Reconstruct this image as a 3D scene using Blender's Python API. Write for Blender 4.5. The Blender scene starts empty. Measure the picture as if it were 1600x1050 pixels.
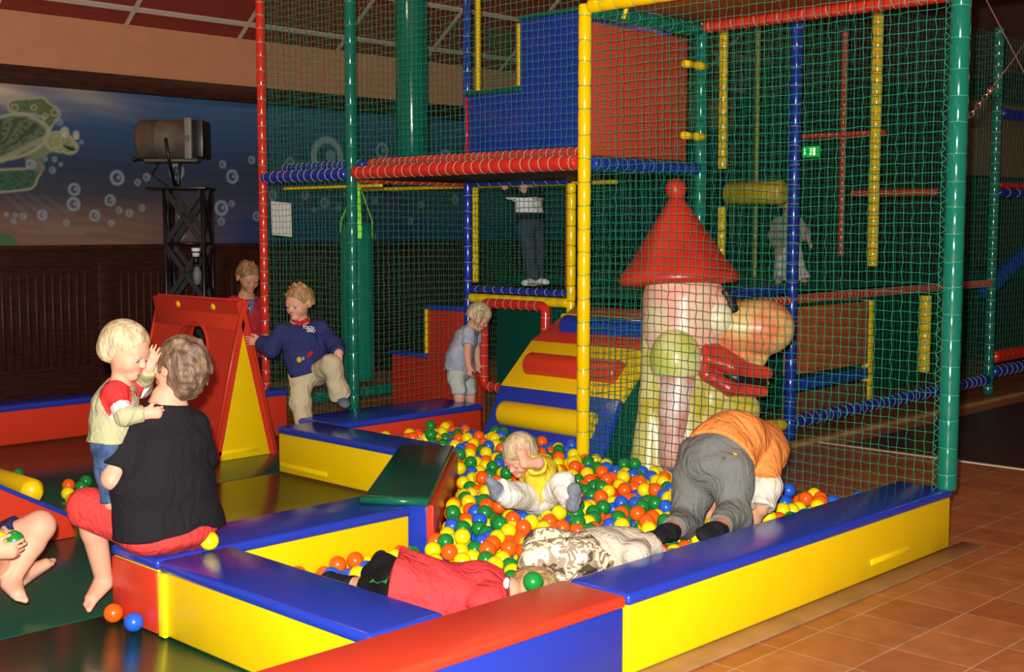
import bpy, bmesh, math, random
import numpy as np
from mathutils import Vector, Matrix, noise as mnoise
from mathutils.kdtree import KDTree

# ------------------------------------------------------------------ scene, camera, light, exposure
scene = bpy.context.scene
COL = scene.collection
random.seed(7)
rng = np.random.default_rng(7)
PI = math.pi

# World axes: x runs along the tiled edge away from the camera to the right (u),
# y runs along the front of the climbing frame away to the left (v), z up, metres.
F_PX, PITCH, YAW, CAM_H = 1979.0, 0.086854, 0.77351, 1.575
FWD = Vector((math.cos(YAW) * math.cos(PITCH), math.sin(YAW) * math.cos(PITCH), -math.sin(PITCH)))
RIGHT = Vector((math.sin(YAW), -math.cos(YAW), 0))
UP = RIGHT.cross(FWD)
CAM = Vector((0, 0, CAM_H))
cam_data = bpy.data.cameras.new('camera')
cam_data.sensor_width = 36.0
cam_data.lens = F_PX / 1600 * 36.0
cam_data.clip_start = 0.05
cam = bpy.data.objects.new('camera', cam_data)
COL.objects.link(cam)
m3 = Matrix((RIGHT, UP, -FWD)).transposed()
cam.matrix_world = Matrix.Translation(CAM) @ m3.to_4x4()
scene.camera = cam

def ray(x, y):
    return FWD + RIGHT * ((x - 800) / F_PX) - UP * ((y - 525) / F_PX)
def P(x, y, d):
    """point seen at (x, y) of the photo, d metres away along the view"""
    return CAM + ray(x, y) * d
def onz(x, y, z):
    r = ray(x, y); return CAM + r * ((z - CAM_H) / r.z)
def onu(x, y, u):
    r = ray(x, y); return CAM + r * (u / r.x)
def onv(x, y, v):
    r = ray(x, y); return CAM + r * (v / r.y)
def project(p):
    q = Vector(p) - CAM; d = q.dot(FWD)
    return 800 + F_PX * q.dot(RIGHT) / d, 525 - F_PX * q.dot(UP) / d, d

world = bpy.data.worlds.new('world'); scene.world = world
world.use_nodes = True
bg = world.node_tree.nodes['Background']
bg.inputs[0].default_value = (1.0, 0.82, 0.62, 1); bg.inputs[1].default_value = 0.15
scene.view_settings.view_transform = 'Standard'
scene.view_settings.look = 'None'
scene.view_settings.exposure = 0.0
scene.view_settings.gamma = 1.0
scene.view_settings.use_curve_mapping = False

def lamp(name, kind, loc, power, color=(1, 1, 1), size=0.05, target=None, spot=None, blend=0.5):
    l = bpy.data.lights.new(name, kind); l.energy = power; l.color = color
    if kind == 'AREA': l.size = size
    else: l.shadow_soft_size = size
    if kind == 'SPOT': l.spot_size = spot; l.spot_blend = blend
    o = bpy.data.objects.new(name, l); COL.objects.link(o); o.location = loc
    if target is not None:
        o.rotation_euler = (Vector(target) - Vector(loc)).to_track_quat('-Z', 'Y').to_euler()
    return o
# the flash on the camera, a hand's breadth above the lens
lamp('camera_flash', 'POINT', CAM + UP * 0.10 - RIGHT * 0.05 + FWD * 0.02, 2250, (1.0, 0.97, 0.92), 0.03)
# dim warm ceiling lamps of the hall
lamp('ceiling_lamp', 'POINT', (3.6, 6.6, 4.6), 60, (1.0, 0.66, 0.42), 0.15)
lamp('ceiling_lamp', 'POINT', (8.6, 7.6, 4.6), 50, (1.0, 0.66, 0.42), 0.15)
lamp('ceiling_lamp', 'POINT', (1.5, 3.0, 3.2), 16, (1.0, 0.8, 0.6), 0.15)
lamp('ceiling_lamp', 'POINT', (12.5, 2.0, 3.2), 10, (1.0, 0.7, 0.45), 0.15)
lamp('cove_lamp', 'POINT', (4.0, 10.45, 2.70), 1.2, (1.0, 0.5, 0.2), 0.04)
lamp('cove_lamp', 'POINT', (12.9, 10.45, 2.70), 1.2, (1.0, 0.45, 0.15), 0.04)

# ------------------------------------------------------------------ materials
MATS = {}
def srgb(c):
    return tuple(((v / 255) / 12.92 if v / 255 <= 0.04045 else ((v / 255 + 0.055) / 1.055) ** 2.4) for v in c) + (1.0,)
def mat(name, rgb, rough=0.5, spec=0.5, metal=0.0, coat=0.0, bump=0.0, bscale=20.0, vary=0.0, vscale=8.0, emit=None, rgb2=None, bstretch=None, sss=0.0):
    if name in MATS: return MATS[name]
    m = bpy.data.materials.new(name); m.use_nodes = True
    nt = m.node_tree; b = nt.nodes['Principled BSDF']
    c = srgb(rgb)
    b.inputs['Base Color'].default_value = c
    b.inputs['Roughness'].default_value = rough
    b.inputs['Specular IOR Level'].default_value = spec
    b.inputs['Metallic'].default_value = metal
    b.inputs['Coat Weight'].default_value = coat
    b.inputs['Coat Roughness'].default_value = 0.1
    if sss:
        b.inputs['Subsurface Weight'].default_value = sss
        b.inputs['Subsurface Radius'].default_value = (0.012, 0.005, 0.003)
    tc = nt.nodes.new('ShaderNodeTexCoord')
    mp = nt.nodes.new('ShaderNodeMapping')
    nt.links.new(tc.outputs['Object'], mp.inputs[0])
    if bstretch: mp.inputs['Scale'].default_value = bstretch
    if bump:
        n = nt.nodes.new('ShaderNodeTexNoise'); n.inputs['Scale'].default_value = bscale; n.inputs['Detail'].default_value = 4
        nt.links.new(mp.outputs[0], n.inputs['Vector'])
        bp = nt.nodes.new('ShaderNodeBump'); bp.inputs['Strength'].default_value = bump; bp.inputs['Distance'].default_value = 0.02
        nt.links.new(n.outputs['Fac'], bp.inputs['Height']); nt.links.new(bp.outputs[0], b.inputs['Normal'])
    if vary or rgb2:
        n = nt.nodes.new('ShaderNodeTexNoise'); n.inputs['Scale'].default_value = vscale; n.inputs['Detail'].default_value = 3
        nt.links.new(mp.outputs[0], n.inputs['Vector'])
        r = nt.nodes.new('ShaderNodeValToRGB')
        c2 = srgb(rgb2) if rgb2 else tuple(v * (1 - vary) for v in c[:3]) + (1,)
        r.color_ramp.elements[0].position = 0.38; r.color_ramp.elements[1].position = 0.62
        r.color_ramp.elements[0].color = c2; r.color_ramp.elements[1].color = c
        nt.links.new(n.outputs['Fac'], r.inputs[0]); nt.links.new(r.outputs[0], b.inputs['Base Color'])
    if emit:
        b.inputs['Emission Color'].default_value = c; b.inputs['Emission Strength'].default_value = emit
    MATS[name] = m
    return m

YEL = mat('yellow_vinyl', (236, 196, 4), 0.38, 0.4, bump=0.25, bscale=4)
BLU = mat('blue_vinyl', (34, 58, 170), 0.22, 0.5, bump=0.2, bscale=5)
RED = mat('red_vinyl', (206, 58, 36), 0.34, 0.45, bump=0.2, bscale=5)
GRN = mat('green_vinyl', (14, 96, 70), 0.22, 0.5, bump=0.2, bscale=5)
DGRN = mat('dark_green_vinyl', (18, 76, 56), 0.22, 0.5, bump=0.22, bscale=2.2, vary=0.06, vscale=1.5)
SGRN = mat('dark_green_panel', (8, 70, 56), 0.4, 0.4, bump=0.1)
TY = mat('yellow_tube_foam', (245, 205, 0), 0.15, 0.5, bump=0.1, bscale=9)
TB = mat('blue_tube_foam', (30, 52, 150), 0.15, 0.5, bump=0.1, bscale=9)
TR = mat('red_tube_foam', (206, 50, 34), 0.15, 0.5, bump=0.1, bscale=9)
TG = mat('green_tube_foam', (14, 104, 84), 0.15, 0.5, bump=0.1, bscale=9)
CT = mat('cable_tie_green', (70, 160, 130), 0.4)
CW = mat('cable_tie_white', (190, 190, 180), 0.4)
CD = mat('seam_dark', (60, 60, 50), 0.5)
NETM = mat('green_net_cord', (30, 140, 104), 0.6, 0.3)
ORW = mat('orange_brown_board', (190, 92, 40), 0.55, 0.3, vary=0.2, bump=0.1)
WOOD = mat('dark_stained_wood', (60, 26, 16), 0.45, 0.35, vary=0.5, vscale=6, bstretch=(1, 1, 8), bump=0.1)
PINE = mat('pine_board', (170, 130, 80), 0.5, 0.3, vary=0.2, vscale=5)
BLK = mat('black_steel', (16, 16, 17), 0.35, 0.5)
STEEL = mat('bright_steel', (210, 210, 205), 0.2, 0.5, metal=1.0)
RUST = mat('rusty_housing', (84, 86, 74), 0.6, 0.4, rgb2=(86, 66, 50), vscale=9)
GREY = mat('grey_metal', (110, 112, 104), 0.5, 0.4)
WHITE = mat('white_paper', (225, 228, 222), 0.7, 0.2)
LIME = mat('lime_webbing', (130, 230, 50), 0.5)
FASC = mat('ochre_plaster', (186, 132, 98), 0.8, 0.2, vary=0.06, bump=0.1, bscale=60)
CEIL = mat('dark_red_ceiling_tile', (136, 56, 44), 0.85, 0.2, vary=0.15, vscale=30)
BAR = mat('ceiling_grid_bar', (190, 175, 160), 0.5, 0.4)
BACKW = mat('brown_wall_paint', (70, 46, 34), 0.8, 0.2, vary=0.15, vscale=3)
ROOFB = mat('orange_board', (200, 110, 20), 0.5, 0.4, vary=0.15)

# ------------------------------------------------------------------ object helpers
def tag(o, label=None, cat=None, group=None, kind=None):
    if label: o['label'] = label
    if cat: o['category'] = cat
    if group: o['group'] = group
    if kind: o['kind'] = kind
    return o
def empty(name, loc, label=None, cat=None, group=None, kind=None, rz=0):
    o = bpy.data.objects.new(name, None); COL.objects.link(o)
    o.location = loc; o.rotation_euler = (0, 0, rz); o.empty_display_size = 0.1
    tag(o, label, cat, group, kind)
    return o

class MB:
    """collects world-space geometry for ONE mesh object"""
    def __init__(s): s.v = []; s.f = []; s.m = []; s.sm = []
    def add(s, vs, fs, mi=0, smooth=True):
        b = len(s.v); s.v += [tuple(v) for v in vs]
        s.f += [tuple(i + b for i in f) for f in fs]; s.m += [mi] * len(fs); s.sm += [smooth] * len(fs)
    def box(s, lo, hi, mi=0, bev=0.0, seg=2, rot=None, smooth=None):
        bm = bmesh.new(); bmesh.ops.create_cube(bm, size=1)
        lo = Vector(lo); hi = Vector(hi); c = (lo + hi) / 2; d = hi - lo
        for v in bm.verts: v.co = Vector((v.co.x * d.x, v.co.y * d.y, v.co.z * d.z))
        if bev: bmesh.ops.bevel(bm, geom=bm.edges[:], offset=bev, segments=seg, affect='EDGES', profile=0.5)
        M = Matrix.Translation(c) @ (rot.to_4x4() if rot else Matrix.Identity(4))
        s.bm(bm, mi, M, bool(bev) if smooth is None else smooth); return s
    def bm(s, bm, mi=0, M=None, smooth=True):
        bm.verts.index_update()
        vs = [(M @ v.co) if M else v.co.copy() for v in bm.verts]
        s.add(vs, [[v.index for v in f.verts] for f in bm.faces], mi, smooth); bm.free()
    def prism(s, poly, axis, a, b, mi=0, bev=0.0, seg=2, mi_side=None):
        """poly: 2-D points in the two other axes (cyclic order); extruded along axis from a to b"""
        bm = bmesh.new()
        def mk(p, t):
            if axis == 0: return (t, p[0], p[1])
            if axis == 1: return (p[0], t, p[1])
            return (p[0], p[1], t)
        A = [bm.verts.new(mk(p, a)) for p in poly]; B = [bm.verts.new(mk(p, b)) for p in poly]
        n = len(poly)
        bm.faces.new(A); bm.faces.new(B[::-1])
        for i in range(n): bm.faces.new((A[i], B[i], B[(i + 1) % n], A[(i + 1) % n]))
        bmesh.ops.recalc_face_normals(bm, faces=bm.faces[:])
        if bev: bmesh.ops.bevel(bm, geom=bm.edges[:], offset=bev, segments=seg, affect='EDGES', profile=0.5)
        s.bm(bm, mi, None, bool(bev)); return s
    def ring(s, pts, r, n=12, mi=0, caps=True, closed=False):
        """tube along points; r number or list"""
        pts = [Vector(p) for p in pts]; k = len(pts)
        rs = r if hasattr(r, '__len__') else [r] * k
        vs = []; fs = []; prev = None
        for i, p in enumerate(pts):
            if closed: t = pts[(i + 1) % k] - pts[i - 1]
            else: t = pts[min(i + 1, k - 1)] - pts[max(i - 1, 0)]
            t.normalize()
            if prev is None:
                a = Vector((0, 0, 1)) if abs(t.z) < 0.9 else Vector((1, 0, 0)); x = t.cross(a).normalized()
            else: x = (prev - t * prev.dot(t)).normalized()
            prev = x; y = t.cross(x)
            for j in range(n):
                an = 2 * PI * j / n; vs.append(p + (x * math.cos(an) + y * math.sin(an)) * rs[i])
        m = k if closed else k - 1
        for i in range(m):
            for j in range(n):
                a = i * n; b = ((i + 1) % k) * n
                fs.append((a + j, a + (j + 1) % n, b + (j + 1) % n, b + j))
        if caps and not closed:
            fs.append(tuple(range(n))[::-1]); fs.append(tuple((k - 1) * n + j for j in range(n)))
        s.add(vs, fs, mi); return s
    def ball(s, c, r, mi=0, u=16, v=10, sc=(1, 1, 1)):
        bm = bmesh.new(); bmesh.ops.create_uvsphere(bm, u_segments=u, v_segments=v, radius=1)
        s.bm(bm, mi, Matrix.Translation(Vector(c)) @ Matrix.Diagonal((r * sc[0], r * sc[1], r * sc[2], 1))); return s
    def mesh(s, name, mats):
        me = bpy.data.meshes.new(name); me.from_pydata(s.v, [], s.f)
        for m in (mats if isinstance(mats, (list, tuple)) else [mats]): me.materials.append(m)
        me.polygons.foreach_set('material_index', s.m); me.polygons.foreach_set('use_smooth', s.sm)
        me.update(); return me
    def build(s, name, mats, parent=None, **kw):
        """mesh placed with its origin at its own base centre, then parented"""
        a = np.array(s.v); lo, hi = a.min(0), a.max(0)
        c = Vector(((lo[0] + hi[0]) / 2, (lo[1] + hi[1]) / 2, lo[2]))
        s.v = [tuple(p) for p in (a - np.array(c))]
        o = bpy.data.objects.new(name, s.mesh(name, mats)); COL.objects.link(o)
        o.location = c
        if parent:
            o.parent = parent
            M = Matrix.Translation(parent.location) @ parent.rotation_euler.to_matrix().to_4x4()
            p = parent
            while p.parent:
                p = p.parent; M = Matrix.Translation(p.location) @ M
            o.location = M.inverted() @ c; o.rotation_euler = M.to_3x3().inverted().to_euler()
        tag(o, **kw); return o

# ------------------------------------------------------------------ the room
def tile_material():
    m = bpy.data.materials.new('terracotta_floor_tiles'); m.use_nodes = True
    nt = m.node_tree; b = nt.nodes['Principled BSDF']
    tc = nt.nodes.new('ShaderNodeTexCoord'); mp = nt.nodes.new('ShaderNodeMapping')
    mp.inputs['Location'].default_value = (-0.10, -0.105, 0)
    nt.links.new(tc.outputs['Object'], mp.inputs[0])
    br = nt.nodes.new('ShaderNodeTexBrick'); br.offset = 0.0; br.squash = 1.0
    br.inputs['Scale'].default_value = 1.0; br.inputs['Brick Width'].default_value = 0.30; br.inputs['Row Height'].default_value = 0.30
    br.inputs['Mortar Size'].default_value = 0.0035; br.inputs['Mortar Smooth'].default_value = 0.2; br.inputs['Bias'].default_value = 0.0
    br.inputs['Color1'].default_value = srgb((186, 116, 62)); br.inputs['Color2'].default_value = srgb((170, 98, 52)); br.inputs['Mortar'].default_value = srgb((196, 160, 120))
    nt.links.new(mp.outputs[0], br.inputs['Vector'])
    n = nt.nodes.new('ShaderNodeTexNoise'); n.inputs['Scale'].default_value = 9; n.inputs['Detail'].default_value = 5
    nt.links.new(tc.outputs['Object'], n.inputs['Vector'])
    r = nt.nodes.new('ShaderNodeValToRGB'); r.color_ramp.elements[0].position = .3; r.color_ramp.elements[0].color = (.72, .72, .72, 1); r.color_ramp.elements[1].position = .7
    nt.links.new(n.outputs['Fac'], r.inputs[0])
    mx = nt.nodes.new('ShaderNodeMix'); mx.data_type = 'RGBA'; mx.blend_type = 'MULTIPLY'; mx.inputs[0].default_value = 1
    nt.links.new(br.outputs['Color'], mx.inputs[6]); nt.links.new(r.outputs[0], mx.inputs[7])
    nt.links.new(mx.outputs[2], b.inputs['Base Color'])
    b.inputs['Roughness'].default_value = 0.42
    bp = nt.nodes.new('ShaderNodeBump'); bp.inputs['Strength'].default_value = 0.3; bp.inputs['Distance'].default_value = 0.003; bp.invert = True
    nt.links.new(br.outputs['Fac'], bp.inputs['Height']); nt.links.new(bp.outputs[0], b.inputs['Normal'])
    return m
mb = MB(); mb.add([(-1.5, -4, 0), (15.5, -4, 0), (15.5, 10.65, 0), (-1.5, 10.65, 0)], [(0, 1, 2, 3)], 0, False)
fo = bpy.data.objects.new('floor', mb.mesh('floor', tile_material())); COL.objects.link(fo); tag(fo, kind='structure')
mb = MB().box((8.095, -4, 0.0), (8.135, 4.8, 0.004)); mb.build('trim_1', mat('pale_floor_joint', (240, 226, 204), 0.5), kind='structure')
mb = MB().box((8.135, -4, 0.0), (15.5, 4.6, 0.003)); mb.build('trim_2', mat('dark_brown_tiles', (74, 44, 30), 0.4, 0.4, vary=0.3, vscale=5), kind='structure')

SL = 0.75     # the ceiling slopes up from the left wall, then runs flat
vF = 10.65 - (6.2 - 3.39) / SL
mb = MB().prism([(10.75, 3.39 - .1 * SL), (vF, 6.2), (-4, 6.2), (-4, 6.3), (vF - .03, 6.3), (10.75, 3.49 - .1 * SL)], 0, -1.5, 15.5, 0, 0)
mb.sm = [False] * len(mb.sm); mb.build('ceiling', CEIL, kind='structure')
mb = MB()
for i in range(14):
    x = 5.894 + 1.195 * (i - 6)
    if x > 15.4: break
    mb.prism([(10.64, 3.385), (vF, 6.19), (vF - .02, 6.17), (10.62, 3.375)], 0, x - 0.016, x + 0.016)
for j in range(9):
    y = 10.485 - 0.482 * j; z = 3.39 + (10.65 - y) * SL
    if z < 6.1: mb.prism([(y - .016, z + .016 * SL), (y + .016, z - .016 * SL), (y + .008, z - .02 - .016 * SL), (y - .024, z - .01 + .01 * SL)], 0, -1.5, 15.5)
mb.sm = [False] * len(mb.sm); mb.build('trim_3', BAR, kind='structure')

# left wall: ochre fascia, dark beam, painted sea panel, dark wainscot
WV = 10.65
mb = MB().box((-1.5, WV, 0), (15.5, WV + 0.1, 3.42), 0); mb.build('wall_left', FASC, kind='structure')
mb = MB().box((-1.5, WV - 0.10, 2.77), (15.5, WV, 2.925), bev=0.006); mb.build('trim_4', WOOD, kind='structure')
mb = MB()
mb.box((-1.5, WV - 0.03, 0), (15.5, WV, 1.37))
mb.box((-1.5, WV - 0.06, 1.36), (15.5, WV, 1.405), bev=0.006)
mb.box((-1.5, WV - 0.045, 1.22), (15.5, WV - 0.028, 1.25)); mb.box((-1.5, WV - 0.045, 0.12), (15.5, WV - 0.028, 0.30))
x = 2.0
while x < 14:
    mb.box((x, WV - 0.05, 0.12), (x + 0.16, WV - 0.028, 1.25), bev=0.004)
    for k in range(12):
        mb.box((x + 0.22 + k * 0.075, WV - 0.04, 0.34), (x + 0.255 + k * 0.075, WV - 0.028, 1.16), bev=0.003, seg=1)
    x += 1.18
mb.build('baseboard_left', WOOD, kind='structure')
mb = MB().box((15.5, -4, 0), (15.6, 10.75, 6.3)); mb.build('wall_back', BACKW, kind='structure')
mb = MB().box((15.46, 1.0, 1.9), (15.5, 5.0, 2.65)); mb.build('trim_5', FASC, kind='structure')

# painted sea panel (artwork colours, plus a warm lamp glow painted into the top left)
def mural():
    x0, x1, z0, z1 = 1.5, 15.4, 1.405, 2.77
    nx, nz = 1160, 137
    X, Zv = np.meshgrid(np.linspace(x0, x1, nx), np.linspace(z0, z1, nz), indexing='ij')
    t = (Zv - z0) / (z1 - z0)
    def L(c): return np.array(srgb(c)[:3])
    stops = [(0, (124, 94, 78)), (0.16, (112, 88, 78)), (0.32, (58, 60, 68)), (0.5, (38, 54, 78)), (0.75, (42, 76, 116)), (1, (58, 92, 130))]
    C = np.zeros(X.shape + (3,))
    for k in range(3): C[..., k] = np.interp(t, [s[0] for s in stops], [L(s[1])[k] for s in stops])
    w = np.clip((X - 6.0) / 1.2, 0, 1)[..., None] * np.clip((0.55 - t) / .4, 0, 1)[..., None]
    C = C * (1 - w) + L((36, 58, 104)) * w
    # pale surface light painted top left, wavy strokes
    g = np.clip((t - 0.78) / 0.2, 0, 1) * np.clip((6.3 - X) / 1.6, 0, 1) * (0.7 + 0.3 * np.sin(X * 7 + 20 * t))
    C = C * (1 - g[..., None]) + L((196, 176, 150)) * g[..., None]
    st = 0.07 * np.sin(t * 90 + np.sin(X * 2.3) * 3 + np.sin(X * 5.1 + 1) * 1.5)
    C = C * (1 + st[..., None])
    def blend(mask, col, a=1.0):
        nonlocal C
        mk = np.clip(mask, 0, 1)[..., None] * a; C = C * (1 - mk) + L(col) * mk
    def soft(d, w=0.01): return np.clip(0.5 - d / w, 0, 1)
    def ell(cx, cz, a, b, r=0):
        c, s_ = math.cos(r), math.sin(r); dx = X - cx; dz = Zv - cz
        p = (dx * c + dz * s_) / a; q = (-dx * s_ + dz * c) / b
        return (np.sqrt(p * p + q * q) - 1) * min(a, b)
    def seg(p0, p1, r0, r1):
        dx, dz = p1[0] - p0[0], p1[1] - p0[1]; L2 = dx * dx + dz * dz
        tt = np.clip(((X - p0[0]) * dx + (Zv - p0[1]) * dz) / L2, 0, 1)
        return np.hypot(X - p0[0] - tt * dx, Zv - p0[1] - tt * dz) - (r0 + (r1 - r0) * tt)
    def W(x, y):
        p = onv(x, y, WV); return p.x, p.z
    # sea turtle, drawn in the flat coordinates of its sketch
    dx_ = X; dy_ = np.full_like(X, WV); w_d = dx_ * FWD.x + dy_ * FWD.y + (Zv - CAM_H) * FWD.z
    PX = 800 + F_PX * (dx_ * RIGHT.x + dy_ * RIGHT.y) / w_d; PY = 525 - F_PX * (dx_ * UP.x + dy_ * UP.y + (Zv - CAM_H) * UP.z) / w_d
    def pseg(p0, p1, r0, r1):
        dx, dz = p1[0] - p0[0], p1[1] - p0[1]; t_ = np.clip(((PX - p0[0]) * dx + (PY - p0[1]) * dz) / (dx * dx + dz * dz), 0, 1)
        return np.hypot(PX - p0[0] - t_ * dx, PY - p0[1] - t_ * dz) - (r0 + (r1 - r0) * t_)
    def pell(cx, cy, a, b, r=0):
        c, s_ = math.cos(r), math.sin(r); u_ = ((PX - cx) * c + (PY - cy) * s_) / a; v_ = (-(PX - cx) * s_ + (PY - cy) * c) / b
        return (np.sqrt(u_ * u_ + v_ * v_) - 1) * min(a, b)
    nz_ = np.sin(PX * .31 + 2 * np.sin(PY * .17)) * np.sin(PY * .37 + 1.5 * np.sin(PX * .13)); nz2 = np.sin(PX * .9) * np.sin(PY * .8)
    rim, g1, g2, g3 = (150, 158, 132), (78, 104, 66), (44, 66, 44), (120, 136, 92)
    def blob(d, inner, dark, rimw=3.5):
        blend(soft(d, 2.5), rim, .85); blend(soft(d + rimw, 3), inner); blend(soft(d + rimw, 3) * np.clip(nz_ * 1.5, 0, 1), dark, .8); blend(soft(d + rimw, 2) * (nz2 > .55), g3, .35)
    dfl = np.minimum(np.minimum(pseg((22, 166), (62, 166), 12, 15), pseg((62, 168), (82, 178), 15, 12)), pseg((80, 180), (70, 200), 11, 9)); blob(dfl, g1, (78, 76, 42))
    for c_ in ((22, 168, 5), (84, 176, 5), (52, 168, 4), (70, 181, 4)): blend(soft(np.abs(np.hypot(PX - c_[0], PY - c_[1]) - c_[2]) - 1, 1.5), (170, 170, 140), .7)
    dlo = np.minimum(pseg((-20, 284), (40, 280), 20, 18), pseg((40, 280), (58, 262), 17, 10)); blob(dlo, (40, 88, 60), (30, 60, 44))
    blend(soft(pseg((50, 246), (60, 262), 12, 9), 3), (104, 110, 96), .8)
    blend(soft(pseg((56, 236), (82, 222), 12, 14), 3), (112, 122, 92))
    dsh = np.maximum(pell(14, 214, 66, 36, -.22), pell(0, 240, 95, 70)); blob(dsh, (86, 104, 80), (48, 64, 44), 5)
    a_ = np.arctan2(PY - 235, PX - 0); blend(soft(dsh + 8, 4) * (np.sin(a_ * 11 + .04 * PX) > .55), (42, 56, 38), .7)
    blend(soft(pseg((2, 250), (72, 214), 5, 4), 3), (138, 144, 112), .8)
    dh = np.minimum(pell(92, 222, 24, 17, .15), pell(108, 230, 14, 12)); blend(soft(dh, 2.5), (150, 158, 126)); blend(soft(dh + 3, 4), (132, 142, 104)); blend(soft(dh + 4, 4) * np.clip(nz_, 0, 1), (96, 110, 80), .6)
    for c_ in ((100, 207, 7, 9), (118, 211, 5, 7)):
        blend(soft(pell(*c_), 2), (160, 164, 140)); blend(soft(pell(c_[0] + 1, c_[1] + 4, 3.5, 3), 1.5), (200, 200, 186)); blend(soft(pell(c_[0] + 2, c_[1] + 4, 1.5, 1.5), 1), (30, 34, 30))
    blend(soft(np.maximum(pell(107, 229, 11, 5, .5), -(PY - 225 - (PX - 96) * .35)), 1.5), (26, 32, 34)); blend(soft(np.abs(pell(88, 222, 7, 10)) - 1, 2), (176, 180, 150), .5)
    for k in range(4): blend(soft(pseg((4 + 20 * k, 304), (44 + 22 * k, 336), 1, 4), 6), (104, 108, 112), .4)
    for k, (a0, b0) in enumerate(((25, 95), (70, 160), (30, 130))): blend(soft(pseg((a0, 348 + 7 * k), (b0, 351 + 7 * k), 2, 2), 7), (140, 126, 118), .45)
    blend(soft(pell(0, 382, 26, 18), 3), (60, 104, 60))
    glow = np.clip(1 - (PY - 128) / 10, 0, 1) * np.clip((170 - PX) / 60, 0, 1); blend(glow, (214, 128, 70), .8)  # orange lamp glow put into the colours along the mural's top left edge
    # bubbles
    bub = [(92, 191, 5), (94, 257, 3), (81, 266, 5), (47, 257, 8), (115, 296, 10), (182, 278, 12), (114, 319, 11), (65, 336, 8), (147, 337, 9), (171, 313, 9), (185, 328, 5), (201, 333, 6), (228, 277, 6), (214, 285, 5), (221, 325, 5), (173, 349, 5), (103, 348, 5), (35, 338, 5), (23, 336, 3), (9, 335, 3), (20, 346, 4), (126, 222, 3), (69, 248, 4), (84, 249, 4), (345, 325, 12), (345, 346, 6), (347, 257, 6), (362, 276, 11), (392, 250, 6), (275, 268, 13), (282, 340, 5), (283, 368, 5), (361, 318, 5), (400, 338, 7),
           (476, 305, 7), (506, 317, 8), (510, 245, 32), (596, 236, 13), (452, 255, 9), (568, 312, 6), (585, 314, 5), (657, 320, 5), (695, 245, 12), (527, 325, 5), (490, 328, 4), (710, 312, 7), (580, 370, 8), (620, 290, 6), (640, 345, 5), (540, 300, 6), (425, 305, 8)]
    for (bx, by, br) in bub:
        p = W(bx, by); q = W(bx, by - br); r = abs(q[1] - p[1]) * 1.05
        d = np.hypot(X - p[0], Zv - p[1]) - r
        blend(soft(np.abs(d + r * .22) - r * .16, .02), (150, 172, 190), .75)
        blend(soft(np.hypot(X - p[0] - r * .2, Zv - p[1] - r * .05) - r * .28, .015), (140, 164, 186), .6)
    vs = np.stack([X, np.full_like(X, WV - 0.012), Zv], -1).reshape(-1, 3)
    i, j = np.meshgrid(np.arange(nx - 1), np.arange(nz - 1), indexing='ij')
    a = (i * nz + j).ravel(); f = np.stack([a, a + nz, a + nz + 1, a + 1], 1)
    me = bpy.data.meshes.new('mural'); me.vertices.add(len(vs)); me.vertices.foreach_set('co', vs.ravel())
    me.loops.add(f.size); me.loops.foreach_set('vertex_index', f.ravel().astype(np.int32))
    me.polygons.add(len(f)); me.polygons.foreach_set('loop_start', np.arange(0, f.size, 4)); me.update()
    ca = me.color_attributes.new('paint', 'FLOAT_COLOR', 'POINT')
    ca.data.foreach_set('color', np.concatenate([np.clip(C.reshape(-1, 3), 0, 1), np.ones((len(vs), 1))], 1).ravel())
    m = bpy.data.materials.new('painted_sea'); m.use_nodes = True; b = m.node_tree.nodes['Principled BSDF']
    at = m.node_tree.nodes.new('ShaderNodeVertexColor'); at.layer_name = 'paint'
    m.node_tree.links.new(at.outputs[0], b.inputs['Base Color']); b.inputs['Roughness'].default_value = .5
    me.materials.append(m)
    o = bpy.data.objects.new('mural', me); COL.objects.link(o)
    tag(o, 'long painted underwater mural with a green sea turtle and bubbles on left wall', 'mural')
mural()

# ------------------------------------------------------------------ padded pieces
def pad(name, lo, hi, side, top, label, group=None, cat='padded barrier', cap=0.045, over=0.008, faces=None):
    """foam block with a vinyl cover and a rounded lid"""
    r = empty(name, ((lo[0] + hi[0]) / 2, (lo[1] + hi[1]) / 2, lo[2]), label, cat, group)
    mb = MB().box((lo[0] + over, lo[1] + over, lo[2]), (hi[0] - over, hi[1] - over, hi[2] - cap + .004), bev=0.010)
    if faces:
        pass
    mb.build('cover', side, r)
    MB().box((lo[0], lo[1], hi[2] - cap), (hi[0], hi[1], hi[2]), bev=0.018, seg=4).build('lid', top, r)
    return r
ZM = 0.012   # thickness of the thin floor mats
# front barrier along the tiled floor
p = pad('padded_barrier', (3.345, 2.70, 0.012), (5.83, 2.985, 0.305), YEL, BLU, 'long yellow padded barrier with blue lid along the tiled floor at front right')
MB().box((5.05, 2.702, 0.075), (5.40, 2.709, 0.10), bev=0.002).build('patch', mat('yellow_patch', (246, 214, 10), .35), p)
p = pad('padded_barrier', (1.60, 2.70, 0.012), (3.335, 3.0, 0.305), BLU, RED, 'blue padded barrier with red lid at the bottom edge, joining the long yellow one')
p = pad('padded_barrier', (2.44, 3.005, 0.014), (2.765, 4.27, 0.305), YEL, BLU, 'yellow padded barrier with blue lid crossing in front of the lying child in red shirt')
MB().box((2.432, 4.215, 0.014), (2.450, 4.262, 0.262), bev=0.004).build('corner_strip', mat('yellow_strip', (250, 226, 20), .35), p)
p = pad('padded_barrier', (2.44, 4.278, 0.014), (3.73, 4.635, 0.305), YEL, BLU, 'yellow padded barrier with blue lid on which the woman in black is sitting')
MB().box((2.440, 4.285, 0.014), (2.452, 4.625, 0.258), bev=0.004).build('end_face', RED, p, label='red end face')
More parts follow.
